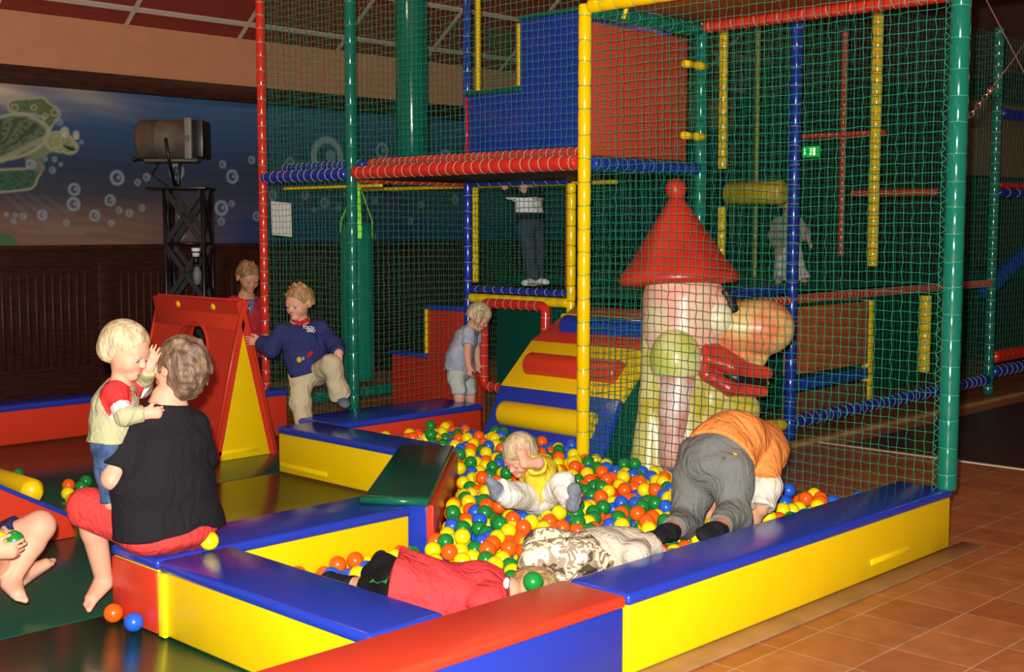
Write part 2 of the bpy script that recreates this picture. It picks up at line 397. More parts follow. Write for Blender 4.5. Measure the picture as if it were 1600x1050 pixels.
p = pad('padded_barrier', (4.65, 5.42, 0.014), (4.965, 6.63, 0.305), YEL, BLU, 'yellow padded barrier with blue lid between the tall red wedge and the dark green slab')
MB().box((4.652, 6.12, 0.05), (4.657, 6.60, 0.078), bev=0.002).build('patch', MATS['yellow_patch'], p)
p = pad('padded_barrier', (4.97, 6.43, 0.014), (6.29, 6.90, 0.305), RED, BLU, 'low red padded barrier with wide blue lid at the back left of the ball pit')
p = pad('padded_barrier', (1.6, 8.80, 0.014), (5.2, 9.08, 0.30), RED, BLU, 'long red padded barrier with blue lid in front of the dark wooden panelling')
p = pad('padded_barrier', (5.16, 7.75, 0.014), (5.55, 8.18, 0.36), RED, BLU, 'small red padded block with blue lid at the foot of the red post')

# pine kerb under the front barrier
MB().box((1.6, 2.60, 0.0), (5.99, 2.72, 0.012), bev=0.003).build('floor_kerb', PINE, label='pale wooden kerb strip on the tiles along the front barrier', cat='kerb')
MB().box((7.2, 4.78, 0.0), (14.5, 4.86, 0.03), bev=0.003).build('floor_kerb', PINE, label='brown wooden kerb strip on the floor in front of the rear climbing frame', cat='kerb')

# dark green mats
def mat_slab(lo, hi, label, m=DGRN):
    MB().box(lo, hi, bev=0.005).build('floor_mat', m, label=label, cat='floor mat')
mat_slab((0.6, 2.9, 0.001), (2.52, 4.66, ZM), 'glossy dark green floor mat at the lower left beside the yellow barrier')
mat_slab((0.6, 4.665, 0.001), (4.64, 6.60, ZM), 'glossy dark green floor mat between the woman and the tall red wedge')
mat_slab((1.2, 6.605, 0.001), (5.68, 8.78, ZM), 'dark floor mat reaching back to the long red barrier')
# soft diagonal slab
d1 = Vector((0.735, 0.678)); d2 = Vector((0.52, -0.854))
def quad_prism(pts, z0, z1, bev):
    return MB().prism([tuple(p) for p in pts], 2, z0, z1, 0, bev, 3)
p = empty('padded_step', (4.2, 4.8, 0.014), 'dark green padded slab laid diagonally over a blue and red block by the balls', 'padded step')
S = [(3.62, 4.49), (3.80, 4.235), (4.83, 5.17), (4.63, 5.41)]
quad_prism(S, 0.300, 0.342, 0.014).build('slab', DGRN, p)
MB().ring([(3.615 - .004, 4.495, .322), (3.795, 4.235, .322)], .019, 12).build('front_roll', GRN, p, label='brighter green rounded front edge')
quad_prism([(3.735, 4.40), (3.80, 4.25), (4.83, 5.185), (4.70, 5.38)], 0.014, 0.299, 0.012).build('block', BLU, p)
quad_prism([(3.797, 4.262), (3.815, 4.225), (4.845, 5.16), (4.835, 5.19)], 0.014, 0.305, 0.008).build('side_cover', RED, p, label='red side cover')

# tall A-shaped red wedge with round crawl hole
def aframe():
    v0, v1 = 7.2, 8.28
    ub, ut, z1 = 4.545, 4.795, 1.075
    r = empty('crawl_wedge', (4.79, 7.74, ZM), 'tall red A-shaped foam wedge with yellow triangular end and round crawl hole', 'foam wedge')
    n = Vector((-(z1 - ZM), 0, (ut - ub))).normalized()
    def sloped(u0, u1, name, mats, lab=None):
        # one leaning panel with an elliptical hole, thickness 5 cm
        A = Vector((u0, v0, ZM)); S_ = Vector((u1 - u0, 0, z1 - ZM)); Wd = v1 - v0; Ls = S_.length
        sd = S_ / Ls; nn = Vector((sd.z, 0, -sd.x)) * (1 if u0 > u1 else -1)
        cx, cy, ra, rb = 0.46 * Wd + .05, 0.60 * Ls, 0.25, 0.27
        N = 40; hole = []; outer = []
        for k in range(N):
            a = 2 * PI * k / N; c, s_ = math.cos(a), math.sin(a); hole.append((cx + ra * c, cy + rb * s_))
            # outward to the rectangle
            tx = (Wd - cx) / c if c > 1e-6 else (-cx / c if c < -1e-6 else 1e9)
            ty = (Ls - cy) / s_ if s_ > 1e-6 else (-cy / s_ if s_ < -1e-6 else 1e9)
            tt = min(tx, ty); outer.append((cx + tt * c, cy + tt * s_))
        for cxx, cyy in ((0, 0), (Wd, 0), (0, Ls), (Wd, Ls)):
            k = min(range(N), key=lambda q: (outer[q][0] - cxx) ** 2 + (outer[q][1] - cyy) ** 2); outer[k] = (cxx, cyy)
        mb = MB(); vs = []
        for off in (0, -0.05):
            for (p, q) in outer + hole: vs.append(A + Vector((0, p, 0)) + sd * q + nn * off)
        fs = []
        for k in range(N):
            k2 = (k + 1) % N
            fs += [(k, k2, N + k2, N + k), (2 * N + k2, 2 * N + k, 3 * N + k, 3 * N + k2), (N + k, N + k2, 3 * N + k2, 3 * N + k), (k2, k, 2 * N + k, 2 * N + k2)]
        mb.add(vs, fs, 0, False)
        rim = [A + Vector((0, p, 0)) + sd * q + nn * 0.0 for (p, q) in hole]
        mb.ring(rim, 0.012, 8, 0, closed=True)
        return mb.build(name, mats, r)
    sloped(ub, ut, 'front_panel', RED); sloped(ub + .5, ut, 'back_panel', RED)
    MB().prism([(ut - .05, z1 - .20), (ut - .012, z1 - .012), (ut, z1 + .012), (ut + .012, z1 - .012), (ut + .05, z1 - .20), (ut, z1 - .10)], 1, v0 + .002, v1 - .002, 0, .006, 2).build('ridge', RED, r)
    for v, nm in ((v0, 'end_panel'), (v1, 'end_panel')):
        a, b = (v + .004, v + .05) if v == v0 else (v - .05, v - .004)
        e = MB().prism([(ub + .022, ZM), (ub + .478, ZM), (ut, z1 - .012)], 1, a, b, 0, 0.006, 2).build(nm, YEL, r, label='yellow triangular end')
        if v == v0: MB().prism([(ub + .04, .05), (ub + .36, .05), (ub + .36, .078), (ub + .04, .078)], 1, a - .004, a + .004, 0, .002, 1).build('patch', MATS['yellow_patch'], e)
        vv = v; ga, gb = (v - .006, v + .02) if v == v0 else (v - .02, v + .006)
        MB().prism([(ut - .050, z1 - .20), (ut - .003, z1 - .006), (ut + .003, z1 - .006), (ut + .050, z1 - .20), (ut + .022, z1 - .20), (ut, z1 - .11), (ut - .022, z1 - .20)], 1, ga, gb).build('gusset', RED, r)
        MB().ring([(ub, vv, ZM + .012), (ut, vv, z1), (ub + .5, vv, ZM + .012)], 0.017, 10).build('piping', RED, r)
    for v in (7.5, 7.95): MB().ball((ut - .035, v, z1 - .05), .026, 0, 12, 8, (.7, 1, 1)).build('toggle', YEL, r, label='yellow toggle knob')
aframe()

# low red wedge with yellow roll, left edge
p = empty('padded_ramp', (2.55, 6.2, ZM), 'low red and blue padded ramp with a yellow roll at the left edge', 'padded ramp')
u0, uE = 1.7, 2.95
zr = lambda u: 0.126 + (2.942 - u) * 0.57
MB().prism([(u0, ZM), (uE, ZM), (uE, zr(uE) - .02), (u0, zr(u0) - .02)], 1, 5.955, 6.78, 0, .006, 2).build('wedge_body', RED, p)
MB().prism([(u0, zr(u0) - .022), (uE, zr(uE) - .022), (uE + .005, zr(uE)), (u0, zr(u0))], 1, 5.95, 6.785, 0, .006, 2).build('ramp_face', BLU, p)
MB().ring([(2.78, 6.07, zr(2.78) + .02), (2.80, 6.10, zr(2.78) + .03), (2.80, 6.70, zr(2.78) + .03), (2.78, 6.72, zr(2.78) + .02)], [.05, .062, .062, .05], 18).build('roll', YEL, p)

# climbing ramp with three rolls behind the balls
p = empty('climbing_ramp', (6.4, 5.5, ZM), 'steep blue, yellow and red padded climbing ramp with three rolls behind the balls', 'padded ramp')
prof = [(5.84, .02), (6.09, .493), (6.40, .78), (6.86, 1.0)]
bands = [(BLU, 'blue_section'), (YEL, 'yellow_section'), (RED, 'red_section')]
for k, (m_, nm) in enumerate(bands):
    a, b = prof[k], prof[k + 1]; dv = Vector((b[0] - a[0], b[1] - a[1])).normalized(); nn = Vector((dv.y, -dv.x)) * .05
    MB().prism([a, b, (b[0] + nn.x, b[1] + nn.y), (a[0] + nn.x, a[1] + nn.y)], 1, 5.0, 6.06, 0, .008, 2).build(nm, m_, p)
MB().prism([(5.90, .02), (6.14, .47), (6.43, .74), (6.8, .92), (6.8, .02)], 1, 5.02, 6.04, 0, .004, 1).build('core', SGRN, p, label='dark green side')
def roll(c, nrm, v0, v1, r, m_):
    c = Vector((c[0], 0, c[1])) + Vector((nrm[0], 0, nrm[1])) * (-.01)
    return MB().ring([c + Vector((0, v0, 0)), c + Vector((0, v0 + .006, 0)), c + Vector((0, v0 + .02, 0)), c + Vector((0, v1 - .02, 0)), c + Vector((0, v1 - .006, 0)), c + Vector((0, v1, 0))], [r * .7, r * .93, r, r, r * .93, r * .7], 24).build('roll', m_, p)
roll((5.97, .33), (-.8, .45), 5.12, 5.92, .085, YEL)
roll((6.23, .64), (-.68, .73), 5.12, 5.92, .085, RED)
roll((6.60, .88), (-.4, .9), 5.12, 5.92, .085, BLU)
# ------------------------------------------------------------------ smooth shapes: distance fields turned into one closed mesh
def V3(p): return np.array([float(p[0]), float(p[1]), float(p[2])])
def unit(v): v = V3(v); return v / (np.linalg.norm(v) + 1e-12)
class Shape:
    """union of rounded cones and ellipsoids blended into one surface"""
    def __init__(s, k=0.02): s.p = []; s.k = k; s.cuts = []
    def cone(s, a, b, ra, rb, side=None, flat=1.0, k=None, cut0=False, cut1=False, neg=False):
        s.p.append(('c', V3(a), V3(b), ra, rb, None if side is None else unit(side), flat, s.k if k is None else k, cut0, cut1, neg)); return s
    def chain(s, pts, rs, **kw):
        for i in range(len(pts) - 1): s.cone(pts[i], pts[i + 1], rs[i], rs[i + 1], **kw)
        return s
    def ell(s, c, r, R=None, k=None, neg=False):
        s.p.append(('e', V3(c), V3(r), np.eye(3) if R is None else np.array(R, float), s.k if k is None else k, neg)); return s
    def cut(s, p, n): s.cuts.append((V3(p), unit(n))); return s      # keeps the side the normal points away from
    def bounds(s):
        lo = np.full(3, 1e9); hi = -lo
        for q in s.p:
            if q[-1]: continue
            if q[0] == 'c':
                m = max(q[3], q[4]) * max(1, q[6]); lo = np.minimum(lo, np.minimum(q[1], q[2]) - m); hi = np.maximum(hi, np.maximum(q[1], q[2]) + m)
            else: m = q[2].max(); lo = np.minimum(lo, q[1] - m); hi = np.maximum(hi, q[1] + m)
        return lo, hi
    def dist1(s, q, X):
        if q[0] == 'c':
            a, b, ra, rb, side, flat = q[1:7]; ab = b - a; L2 = ab @ ab + 1e-12
            t = ((X - a) @ ab) / L2; tc = np.clip(t, 0, 1); w = X - a - tc[..., None] * ab
            if side is not None:
                sd = side - ab * (side @ ab) / L2; sd /= np.linalg.norm(sd) + 1e-9
                c = w @ sd; w = w + ((1 / flat - 1) * c)[..., None] * sd
                d = (np.sqrt((w * w).sum(-1)) - (ra + (rb - ra) * tc)) * (min(1, flat) if flat < 1 else 1)
            else: d = np.sqrt((w * w).sum(-1)) - (ra + (rb - ra) * tc)
            L = math.sqrt(L2)
            if q[8]: d = np.maximum(d, -t * L)
            if q[9]: d = np.maximum(d, (t - 1) * L)
            return d
        c, r, R = q[1:4]; w = (X - c) @ R.T; k0 = np.sqrt(((w / r) ** 2).sum(-1)); k1 = np.sqrt(((w / (r * r)) ** 2).sum(-1)) + 1e-9
        return k0 * (k0 - 1) / k1
    def grid(s, h, pad=.02, noise=None):
        lo, hi = s.bounds(); lo = lo - pad; hi = hi + pad
        n = np.ceil((hi - lo) / h).astype(int) + 1
        D = np.full(n, .06, np.float32); ax = [lo[i] + h * np.arange(n[i]) for i in range(3)]
        for q in s.p:
            k = q[-2] if q[0] == 'e' else q[7]
            if q[0] == 'c': m = max(q[3], q[4]) * max(1, q[6]); a = np.minimum(q[1], q[2]) - m; b = np.maximum(q[1], q[2]) + m
            else: m = q[2].max(); a = q[1] - m; b = q[1] + m
            e = k + 2.5 * h
            i0 = np.clip(np.floor((a - e - lo) / h).astype(int), 0, n); i1 = np.clip(np.ceil((b + e - lo) / h).astype(int) + 1, 0, n)
            if (i1 <= i0).any(): continue
            sl = tuple(slice(i0[i], i1[i]) for i in range(3))
            X = np.stack(np.meshgrid(*[ax[i][sl[i]] for i in range(3)], indexing='ij'), -1)
            d = s.dist1(q, X).astype(np.float32); g = D[sl]
            if q[-1]:   # carve
                hh = np.clip(.5 - .5 * (g + d) / max(k, 1e-6), 0, 1); D[sl] = g * (1 - hh) + (-d) * hh + k * hh * (1 - hh)
            else:
                hh = np.clip(.5 + .5 * (g - d) / max(k, 1e-6), 0, 1); D[sl] = g * (1 - hh) + d * hh - k * hh * (1 - hh)
        if s.cuts or noise:
            X = np.stack(np.meshgrid(*ax, indexing='ij'), -1)
            if noise: D += noise(X).astype(np.float32)
            for p, nn in s.cuts: D = np.maximum(D, ((X - p) @ nn).astype(np.float32))
        D[0] = D[-1] = .05; D[:, 0] = D[:, -1] = .05; D[:, :, 0] = D[:, :, -1] = .05
        return D, lo
    def value(s, X):
        X = np.asarray(X, float); g = np.full(X.shape[:-1], 9.0)
        for q in s.p:
            if not q[-1]: g = np.minimum(g, s.dist1(q, X))
        return g
    def build(s, name, mats, parent=None, h=.006, noise=None, region=None, relax=1, **kw):
        D, lo = s.grid(h, noise=noise); v, f = surface(D, lo, h, relax)
        if not len(v): return None
        c = np.array([(v[:, 0].min() + v[:, 0].max()) / 2, (v[:, 1].min() + v[:, 1].max()) / 2, v[:, 2].min()])
        me = bpy.data.meshes.new(name); me.vertices.add(len(v)); me.vertices.foreach_set('co', (v - c).ravel())
        me.loops.add(f.size); me.loops.foreach_set('vertex_index', f.ravel().astype(np.int32))
        me.polygons.add(len(f)); me.polygons.foreach_set('loop_start', np.arange(0, f.size, 4)); me.update(calc_edges=True)
        me.polygons.foreach_set('use_smooth', np.ones(len(f), bool))
        for m in (mats if isinstance(mats, (list, tuple)) else [mats]): me.materials.append(m)
        if region is not None:
            fc = v[f].mean(1); me.polygons.foreach_set('material_index', np.asarray(region(fc), np.int32))
        o = bpy.data.objects.new(name, me); COL.objects.link(o); o.location = c
        if parent:
            o.parent = parent; M = Matrix.Identity(4); p = parent; ch = []
            while p: ch.append(p); p = p.parent
            for p in reversed(ch): M = M @ Matrix.Translation(p.location) @ p.rotation_euler.to_matrix().to_4x4()
            o.location = M.inverted() @ Vector(c)
        tag(o, **kw); return o
def surface(D, lo, h, relax=1):
    """surface nets: one vertex per crossed cell, one quad per crossed edge"""
    I = D < 0
    c = [I[i:I.shape[0] - 1 + i, j:I.shape[1] - 1 + j, k:I.shape[2] - 1 + k] for i in (0, 1) for j in (0, 1) for k in (0, 1)]
    any_ = c[0] | c[1] | c[2] | c[3] | c[4] | c[5] | c[6] | c[7]; all_ = c[0] & c[1] & c[2] & c[3] & c[4] & c[5] & c[6] & c[7]
    act = any_ & ~all_; cells = np.argwhere(act)
    if not len(cells): return np.zeros((0, 3)), np.zeros((0, 4), int)
    idx = np.full(act.shape, -1, np.int64); idx[act] = np.arange(len(cells))
    acc = np.zeros((len(cells), 3)); cnt = np.zeros(len(cells))
    cor = np.array([(i, j, k) for i in (0, 1) for j in (0, 1) for k in (0, 1)])
    dv = [D[cells[:, 0] + a, cells[:, 1] + b, cells[:, 2] + d] for a, b, d in cor]
    for a in range(8):
        for b in range(a + 1, 8):
            if np.abs(cor[a] - cor[b]).sum() != 1: continue
            da, db = dv[a], dv[b]; m = (da < 0) != (db < 0); t = np.where(m, da / np.where(m, da - db, 1), 0)
            acc += np.where(m[:, None], cor[a] + t[:, None] * (cor[b] - cor[a]), 0); cnt += m
    v = lo + (cells + acc / cnt[:, None]) * h
    F = []
    for ax in range(3):
        s0 = [slice(None)] * 3; s1 = [slice(None)] * 3; s0[ax] = slice(0, -1); s1[ax] = slice(1, None)
        a, b = I[tuple(s0)], I[tuple(s1)]; e = np.argwhere(a != b); o1, o2 = [(1, 2), (2, 0), (0, 1)][ax]
        ins = a[tuple(e.T)]
        def cell(d1, d2):
            q = e.copy(); q[:, o1] -= d1; q[:, o2] -= d2; return idx[tuple(q.T)]
        q = np.stack([cell(1, 1), cell(0, 1), cell(0, 0), cell(1, 0)], 1)
        F.append(np.where(ins[:, None], q, q[:, ::-1]))
    F = np.concatenate(F)
    for _ in range(relax):
        s_ = np.zeros_like(v); n = np.zeros(len(v))
        for i in range(4):
            a, b = F[:, i], F[:, (i + 1) % 4]
            for d in range(3): s_[:, d] += np.bincount(a, v[b, d], len(v)) + np.bincount(b, v[a, d], len(v))
            n += np.bincount(a, minlength=len(v)) + np.bincount(b, minlength=len(v))
        v = v * .5 + .5 * s_ / np.maximum(n, 1)[:, None]
    return v, F
def wrinkle(amp=.004, f=22.0, seed=0.0, dirv=(0.3, 0.5, 0.8)):
    amp = amp * 1.7
    d = unit(dirv)
    def fn(X):
        a = X[..., 0] * f; b = X[..., 1] * f; c = X[..., 2] * f; w = (X @ d) * f
        return amp * (.5 * np.sin(1.7 * w + 1.6 * np.sin(a * .6 + seed) + 1.3 * np.sin(b * .5 + seed * 2)) + .3 * np.sin(a * 1.3 + 2 * np.sin(c * .7 + seed)) * np.sin(b * 1.1 + seed) + .2 * np.sin(2.9 * c + 1.8 * np.sin(b * .9 + a * .4)))
    return fn
# ------------------------------------------------------------------ climbing frame
FR = empty('play_cage', (6.8, 6.0, 0), 'tall netted play cage of coloured padded posts and rails around the ball pit', 'play cage')
FB = empty('play_cage', (10.0, 5.5, 0), 'dark rear play cage with blue and yellow posts seen through the nets at right', 'play cage')
def tube(name, a, b, r, m_, parent, tie=CT, step=0.13, label=None, jit=0.02, tr=.0022):
    a = Vector(a); b = Vector(b); L = (b - a).length; d = (b - a) / L
    mb = MB(); ts = [0.0]; t = step * random.uniform(.4, 1)
    while t < L - .03: ts.append(t); t += step * random.uniform(1 - jit * 6, 1 + jit * 6)
    ts.append(L); pts = []; rs = []
    for i in range(len(ts) - 1):
        x0, x1 = ts[i], ts[i + 1]; w = min(.012, (x1 - x0) * .2)
        pts += [a + d * (x0 + .001), a + d * (x0 + w), a + d * ((x0 + x1) / 2), a + d * (x1 - w), a + d * (x1 - .001)]
        rs += [r * .93, r * .99, r * 1.01, r * .99, r * .93]
    mb.ring(pts, rs, 18)
    x = d.cross(Vector((0, 0, 1)) if abs(d.z) < .9 else Vector((1, 0, 0))).normalized(); y = d.cross(x)
    if tie is not None:
        for t in ts[1:-1]:
            ti = random.uniform(-.03, .03)
            mb.ring([a + d * (t + ti * math.sin(k * PI / 6) * .3) + (x * math.cos(k * PI / 6) + y * math.sin(k * PI / 6)) * r * .985 for k in range(12)], tr, 4, 1, closed=True)
    return mb.build(name, [m_, tie or m_], parent, label=label)
u1, u2, u3 = 5.72, 6.85, 7.98
vR, vA, vB, vC, vD = 2.70, 4.985, 6.08, 7.19, 8.285
zC = 3.6
tube('post', (5.80, vR + .02, .30), (5.80, vR + .02, zC), .047, TG, FR, CT, .135, 'thick green padded post at right of the ball pit')
tube('post', (u1, vA, 0), (u1, vA, 2.87), .040, TY, FR, CT, .135, 'yellow padded post rising from the balls')
tube('post', (u1, vC, 0), (u1, vC, zC), .040, TG, FR, CT, .14, 'green padded post left of the middle')
tube('post', (u1, vD, 0), (u1, vD, zC), .034, TR, FR, CW, .10, 'red padded post beside the two boys')
tube('post', (u2, vA - .02, .3), (u2, vA - .02, zC), .042, TG, FR, CT, .14)
tube('post', (u2, vC - .02, 0), (u2, vC - .02, zC), .034, TB, FR, CW, .13)
tube('post', (u2 + .02, vB + .03, .3), (u2 + .02, vB + .03, 1.88), .034, TY, FR, CD, .13)
tube('post', (u2 + .55, 7.66, 1.1), (u2 + .55, 7.66, 1.9), .030, TY, FR, CD, .1)
tube('post', (u2 + .35, 6.43, 1.1), (u2 + .35, 6.43, 1.9), .028, TR, FR, CW, .05)
tube('post', (7.15, 7.36, 2.6), (7.15, 7.36, zC), .022, TY, FR, None, .3)
# rails
tube('rail', (u1, vA + .05, 1.95), (u1, vC - .04, 1.95), .045, TR, FR, CW, .085)
tube('rail', (u1 + .14, vA + .05, 2.02), (u1 + .14, vC - .04, 2.02), .035, TR, FR, CW, .06)
tube('rail', (u1 + .05, vC - .02, 1.92), (u2 - .05, vC - .02, 1.92), .040, TR, FR, CW, .085)
tube('rail', (u1, vC + .04, 1.945), (u1, vD - .03, 1.945), .045, TB, FR, CW, .085)
tube('rail', (u1 + .16, vC + .04, 2.02), (u1 + .16, vD - .03, 2.02), .035, TB, FR, CW, .06)
tube('rail', (u1 + .04, vA - .02, 1.945), (u2 - .04, vA - .02, 1.945), .042, TB, FR, CT, .085)
tube('rail', (u1 + .04, vA - .02, 2.84), (u2 - .04, vA - .02, 2.84), .045, TG, FR, CT, .11)
tube('rail', (u1, vA - .04, 2.855), (u1, 0.9, 2.855), .042, TY, FR, CT, .13)
tube('rail', (u2, vA - .05, 2.86), (u2, 0.9, 2.86), .042, TR, FR, CW, .085)
tube('rail', (u2, vB + .04, 1.91), (u2, vC - .05, 1.91), .034, TB, FR, CW, .12)
tube('rail', (u2, vB + .04, 1.085), (u2, vC - .05, 1.085), .024, TB, FR, CW, .09)
tube('rail', (u2, vB + .04, 1.015), (u2, vC - .05, 1.015), .036, TY, FR, CT, .12)
tube('rail', (u1 + .04, vD, .18), (u2 + 1.1, vD, .18), .05, TG, FR, CT, .16)
tube('rail', (u1 + .2, vC - .1, 1.865), (u1 + .2, vD, 1.865), .012, TY, FR, CD, .1)
tube('rail', (7.35, vB, 1.90), (7.35, 9.2, 1.90), .016, TY, FR, CD, .1)
tube('rail', (u2 - .1, vA + .1, .92), (u2 - .1, vB, .92), .03, TY, FR, CT, .1)
# level-one deck slabs, roof board
MB().box((u1 + .02, vA + .03, 1.90), (u2, vC - .02, 1.925), bev=.004).build('deck', mat('black_deck_board', (22, 22, 20), .6), FR)
MB().box((u2 + .03, vB + .03, 1.02), (u3 + .6, vC - .04, 1.07), bev=.004).build('deck', MATS['black_deck_board'], FR)
MB().box((u1 + .02, 0.9, 2.88), (u2 - .02, vA - .05, 2.91), bev=.004).build('roof_board', ROOFB, FR)
# stepped blue panel with green and yellow edges, upper floor
p = MB().prism([(vC - .06, 2.0), (vC - .06, 2.565), (6.56, 2.565), (6.56, 3.075), (5.25, 3.075), (5.25, 2.0)], 0, u2 - .05, u2 + .05, 0, .006, 2).build('step_panel', BLU, FR)
MB().prism([(vC - .06, 2.565), (6.55, 2.565), (6.55, 2.60), (vC - .06, 2.60)], 0, u2 - .055, u2 + .06, 0, .006, 2).build('step_edge', GRN, p)
MB().prism([(6.56, 3.075), (5.25, 3.075), (5.25, 3.11), (6.60, 3.11)], 0, u2 - .055, u2 + .06, 0, .006, 2).build('step_edge', GRN, p)
MB().prism([(6.562, 2.60), (6.562, 3.055), (6.59, 3.055), (6.59, 2.60)], 0, u2 - .055, u2 + .06, 0, .004, 2).build('step_edge', YEL, p)
MB().ring([(u2 - .06, vC - .075, 2.02), (u2 - .06, vC - .075, 2.555)], .014, 10).build('edge_tube', TR, p)
# red side panel behind the right-hand net
MB().box((u1 + .06, vA + .03, 1.995), (u2 - .08, vA + .06, 2.785), bev=.006).build('side_panel', RED, FR)
# stepped red wall by the girl
p = MB().prism([(8.12, .02), (8.12, .50), (7.67, .50), (7.67, .90), (7.12, .90), (7.12, .02)], 0, u2 + .02, u2 + .14, 0, .006, 2).build('step_panel', mat('deep_red_vinyl', (196, 40, 26), .4, .4), FR)
MB().prism([(8.14, .50), (7.68, .50), (7.68, .535), (8.14, .535)], 0, u2 + .0, u2 + .16, 0, .005, 2).build('step_edge', BLU, p)
MB().prism([(7.68, .90), (7.10, .90), (7.10, .935), (7.68, .935)], 0, u2 + .0, u2 + .16, 0, .005, 2).build('step_edge', BLU, p)
MB().prism([(7.672, .54), (7.672, .90), (7.69, .90), (7.69, .54)], 0, u2 + .0, u2 + .15, 0, .004, 2).build('step_edge', YEL, p)
# red door loop with green infill
zl, zh, va_, vb_ = .34, .985, 6.30, 6.95
pts = []
def arc(cy, cz, a0):
    return [(u2 - .045, cy + .05 * math.cos(a0 + k * PI / 8), cz + .05 * math.sin(a0 + k * PI / 8)) for k in range(5)]
pts = arc(vb_ - .05, zh - .05, 0) + arc(va_ + .05, zh - .05, PI / 2) + arc(va_ + .05, zl + .05, PI) + arc(vb_ - .05, zl + .05, 1.5 * PI)
mb = MB(); mb.ring(pts, .038, 14, 0, closed=True)
for (c, d) in [((va_ + t * (vb_ - va_) / 8, z_), 'v') for t in range(1, 8) for z_ in (zl, zh)] + [((v_, zl + t * (zh - zl) / 8), 'z') for t in range(1, 8) for v_ in (va_, vb_)]:
    rr = []
    for k in range(12):
        a = k * PI / 6; e = .0385
        rr.append((u2 - .045 + e * math.cos(a), c[0] + (e * math.sin(a) if d == 'z' else .004 * math.sin(a)), c[1] + (e * math.sin(a) if d == 'v' else .004 * math.sin(a))))
    mb.ring(rr, .0022, 4, 1, closed=True)
mb.build('door_loop', [TR, CW], FR)
MB().box((u2 + .3, va_ - .1, .02), (u2 + .33, vb_ + .2, .95)).build('panel', SGRN, FR)
# yellow clamps
for (x, y) in ((1088, 102), (1086, 213)):
    q = onv(x, y, vA - .09); X_v = Vector((1, 0, 0)); MB().ring([q - X_v * .13, q - X_v * .128, q - X_v * .06, q - X_v * .055, q, q + X_v * .005, q + X_v * .095, q + X_v * .10], [.012, .025, .025, .021, .021, .026, .026, .014], 14).build('clamp', TY, FR, label='short yellow clamp')
MB().ring([(5.95, vA - .1, 2.80), (5.97, vA - .12, 2.90), (6.1, vA - .12, 2.93)], .014, 8).build('clamp', TY, FR)

# nets
def net(name, A, B, C, step=0.05, parent=FR, r=.0019, wob=.004, holes=None, sag=.0):
    """cord net on the rectangle A + s(B-A) + t(C-A); holes(s,t) -> True leaves cord out"""
    A = Vector(A); U = Vector(B) - A; V = Vector(C) - A; Lu, Lv = U.length, V.length; U /= Lu; V /= Lv; N = U.cross(V).normalized()
    nu, nv = max(2, round(Lu / step)), max(2, round(Lv / step))
    ph = random.uniform(0, 6)
    gu = np.linspace(0, Lu, nu + 1); gv = np.linspace(0, Lv, nv + 1)
    def pos(i, j):   # knot positions with slack
        s_, t_ = i / nu * Lu, j / nv * Lv
        e = math.sin(PI * i / nu) * math.sin(PI * j / nv)
        du = .006 * math.sin(t_ * 5 + ph + s_ * 1.3) * e + .0025 * math.sin(i * 12.9898 + j * 78.233 + ph)
        dv = .012 * math.sin(s_ * 3.1 + ph * 2 + t_ * .7) * e + .002 * math.sin(i * 39.3 + j * 11.1)
        dn = sag * math.sin(PI * i / nu) * math.sin(PI * j / nv) + .003 * math.sin(i * 2.1 + j * 1.7)
        return A + U * (s_ + du) + V * (t_ + dv) + N * dn
    K = [[pos(i, j) for j in range(nv + 1)] for i in range(nu + 1)]
    lines = []
    for i in range(nu + 1):
        l = []
        for j in range(nv + 1):
            l.append((K[i][j] + U * (wob * .5 * (-1) ** (i + j)), i / nu, j / nv))
            if j < nv: l.append(((K[i][j] + K[i][j + 1]) / 2, i / nu, (j + .5) / nv))
        lines.append(l)
    for j in range(nv + 1):
        l = []
        for i in range(nu + 1):
            l.append((K[i][j] + V * (wob * .35 * (-1) ** (i + j)), i / nu, j / nv))
        lines.append(l)
    vs = []; fs = []
    for l in lines:
        run = []
        for (p, s_, t_) in l + [(None, 0, 0)]:
            if p is None or (holes and holes(s_, t_)):
                if len(run) > 1:
                    b = len(vs)
                    for k, q in enumerate(run):
                        t = (run[min(k + 1, len(run) - 1)] - run[max(k - 1, 0)]).normalized(); x = t.cross(N).normalized()
                        vs += [q + x * r, q - x * r * .5 + N * r * .87, q - x * r * .5 - N * r * .87]
                    for k in range(len(run) - 1):
                        o = b + 3 * k
                        fs += [(o, o + 1, o + 4, o + 3), (o + 1, o + 2, o + 5, o + 4), (o + 2, o, o + 3, o + 5)]
                run = []
            else: run.append(p)
    mb = MB(); mb.add(vs, fs); return mb.build(name, NETM, parent)
net('safety_net', (u1 + .01, vR + .06, .20), (u1 + .01, vA - .04, .20), (u1 + .01, vR + .06, 2.83), .0475, sag=.03)
net('safety_net', (u1 + .05, vA - .03, .02), (u2 - .04, vA - .03, .02), (u1 + .05, vA - .03, 1.90), .05, sag=.02)
net('safety_net', (u1 + .05, vA - .03, 2.0), (u2 - .04, vA - .03, 2.0), (u1 + .05, vA - .03, 2.8), .05)
net('safety_net', (u1 - .01, vA + .04, 1.92), (u1 - .01, vC - .03, 1.92), (u1 - .01, vA + .04, 3.36), .046)
net('safety_net', (u1 - .01, vC + .04, 1.92), (u1 - .01, vD - .03, 1.92), (u1 - .01, vC + .04, 3.36), .045)
net('safety_net', (u1, vC + .04, .12), (u1, vD - .03, .12), (u1, vC + .04, 1.92), .045)
net('safety_net', (u1 + .04, vC, .10), (u2 - .04, vC, .10), (u1 + .04, vC, 1.88), .05)
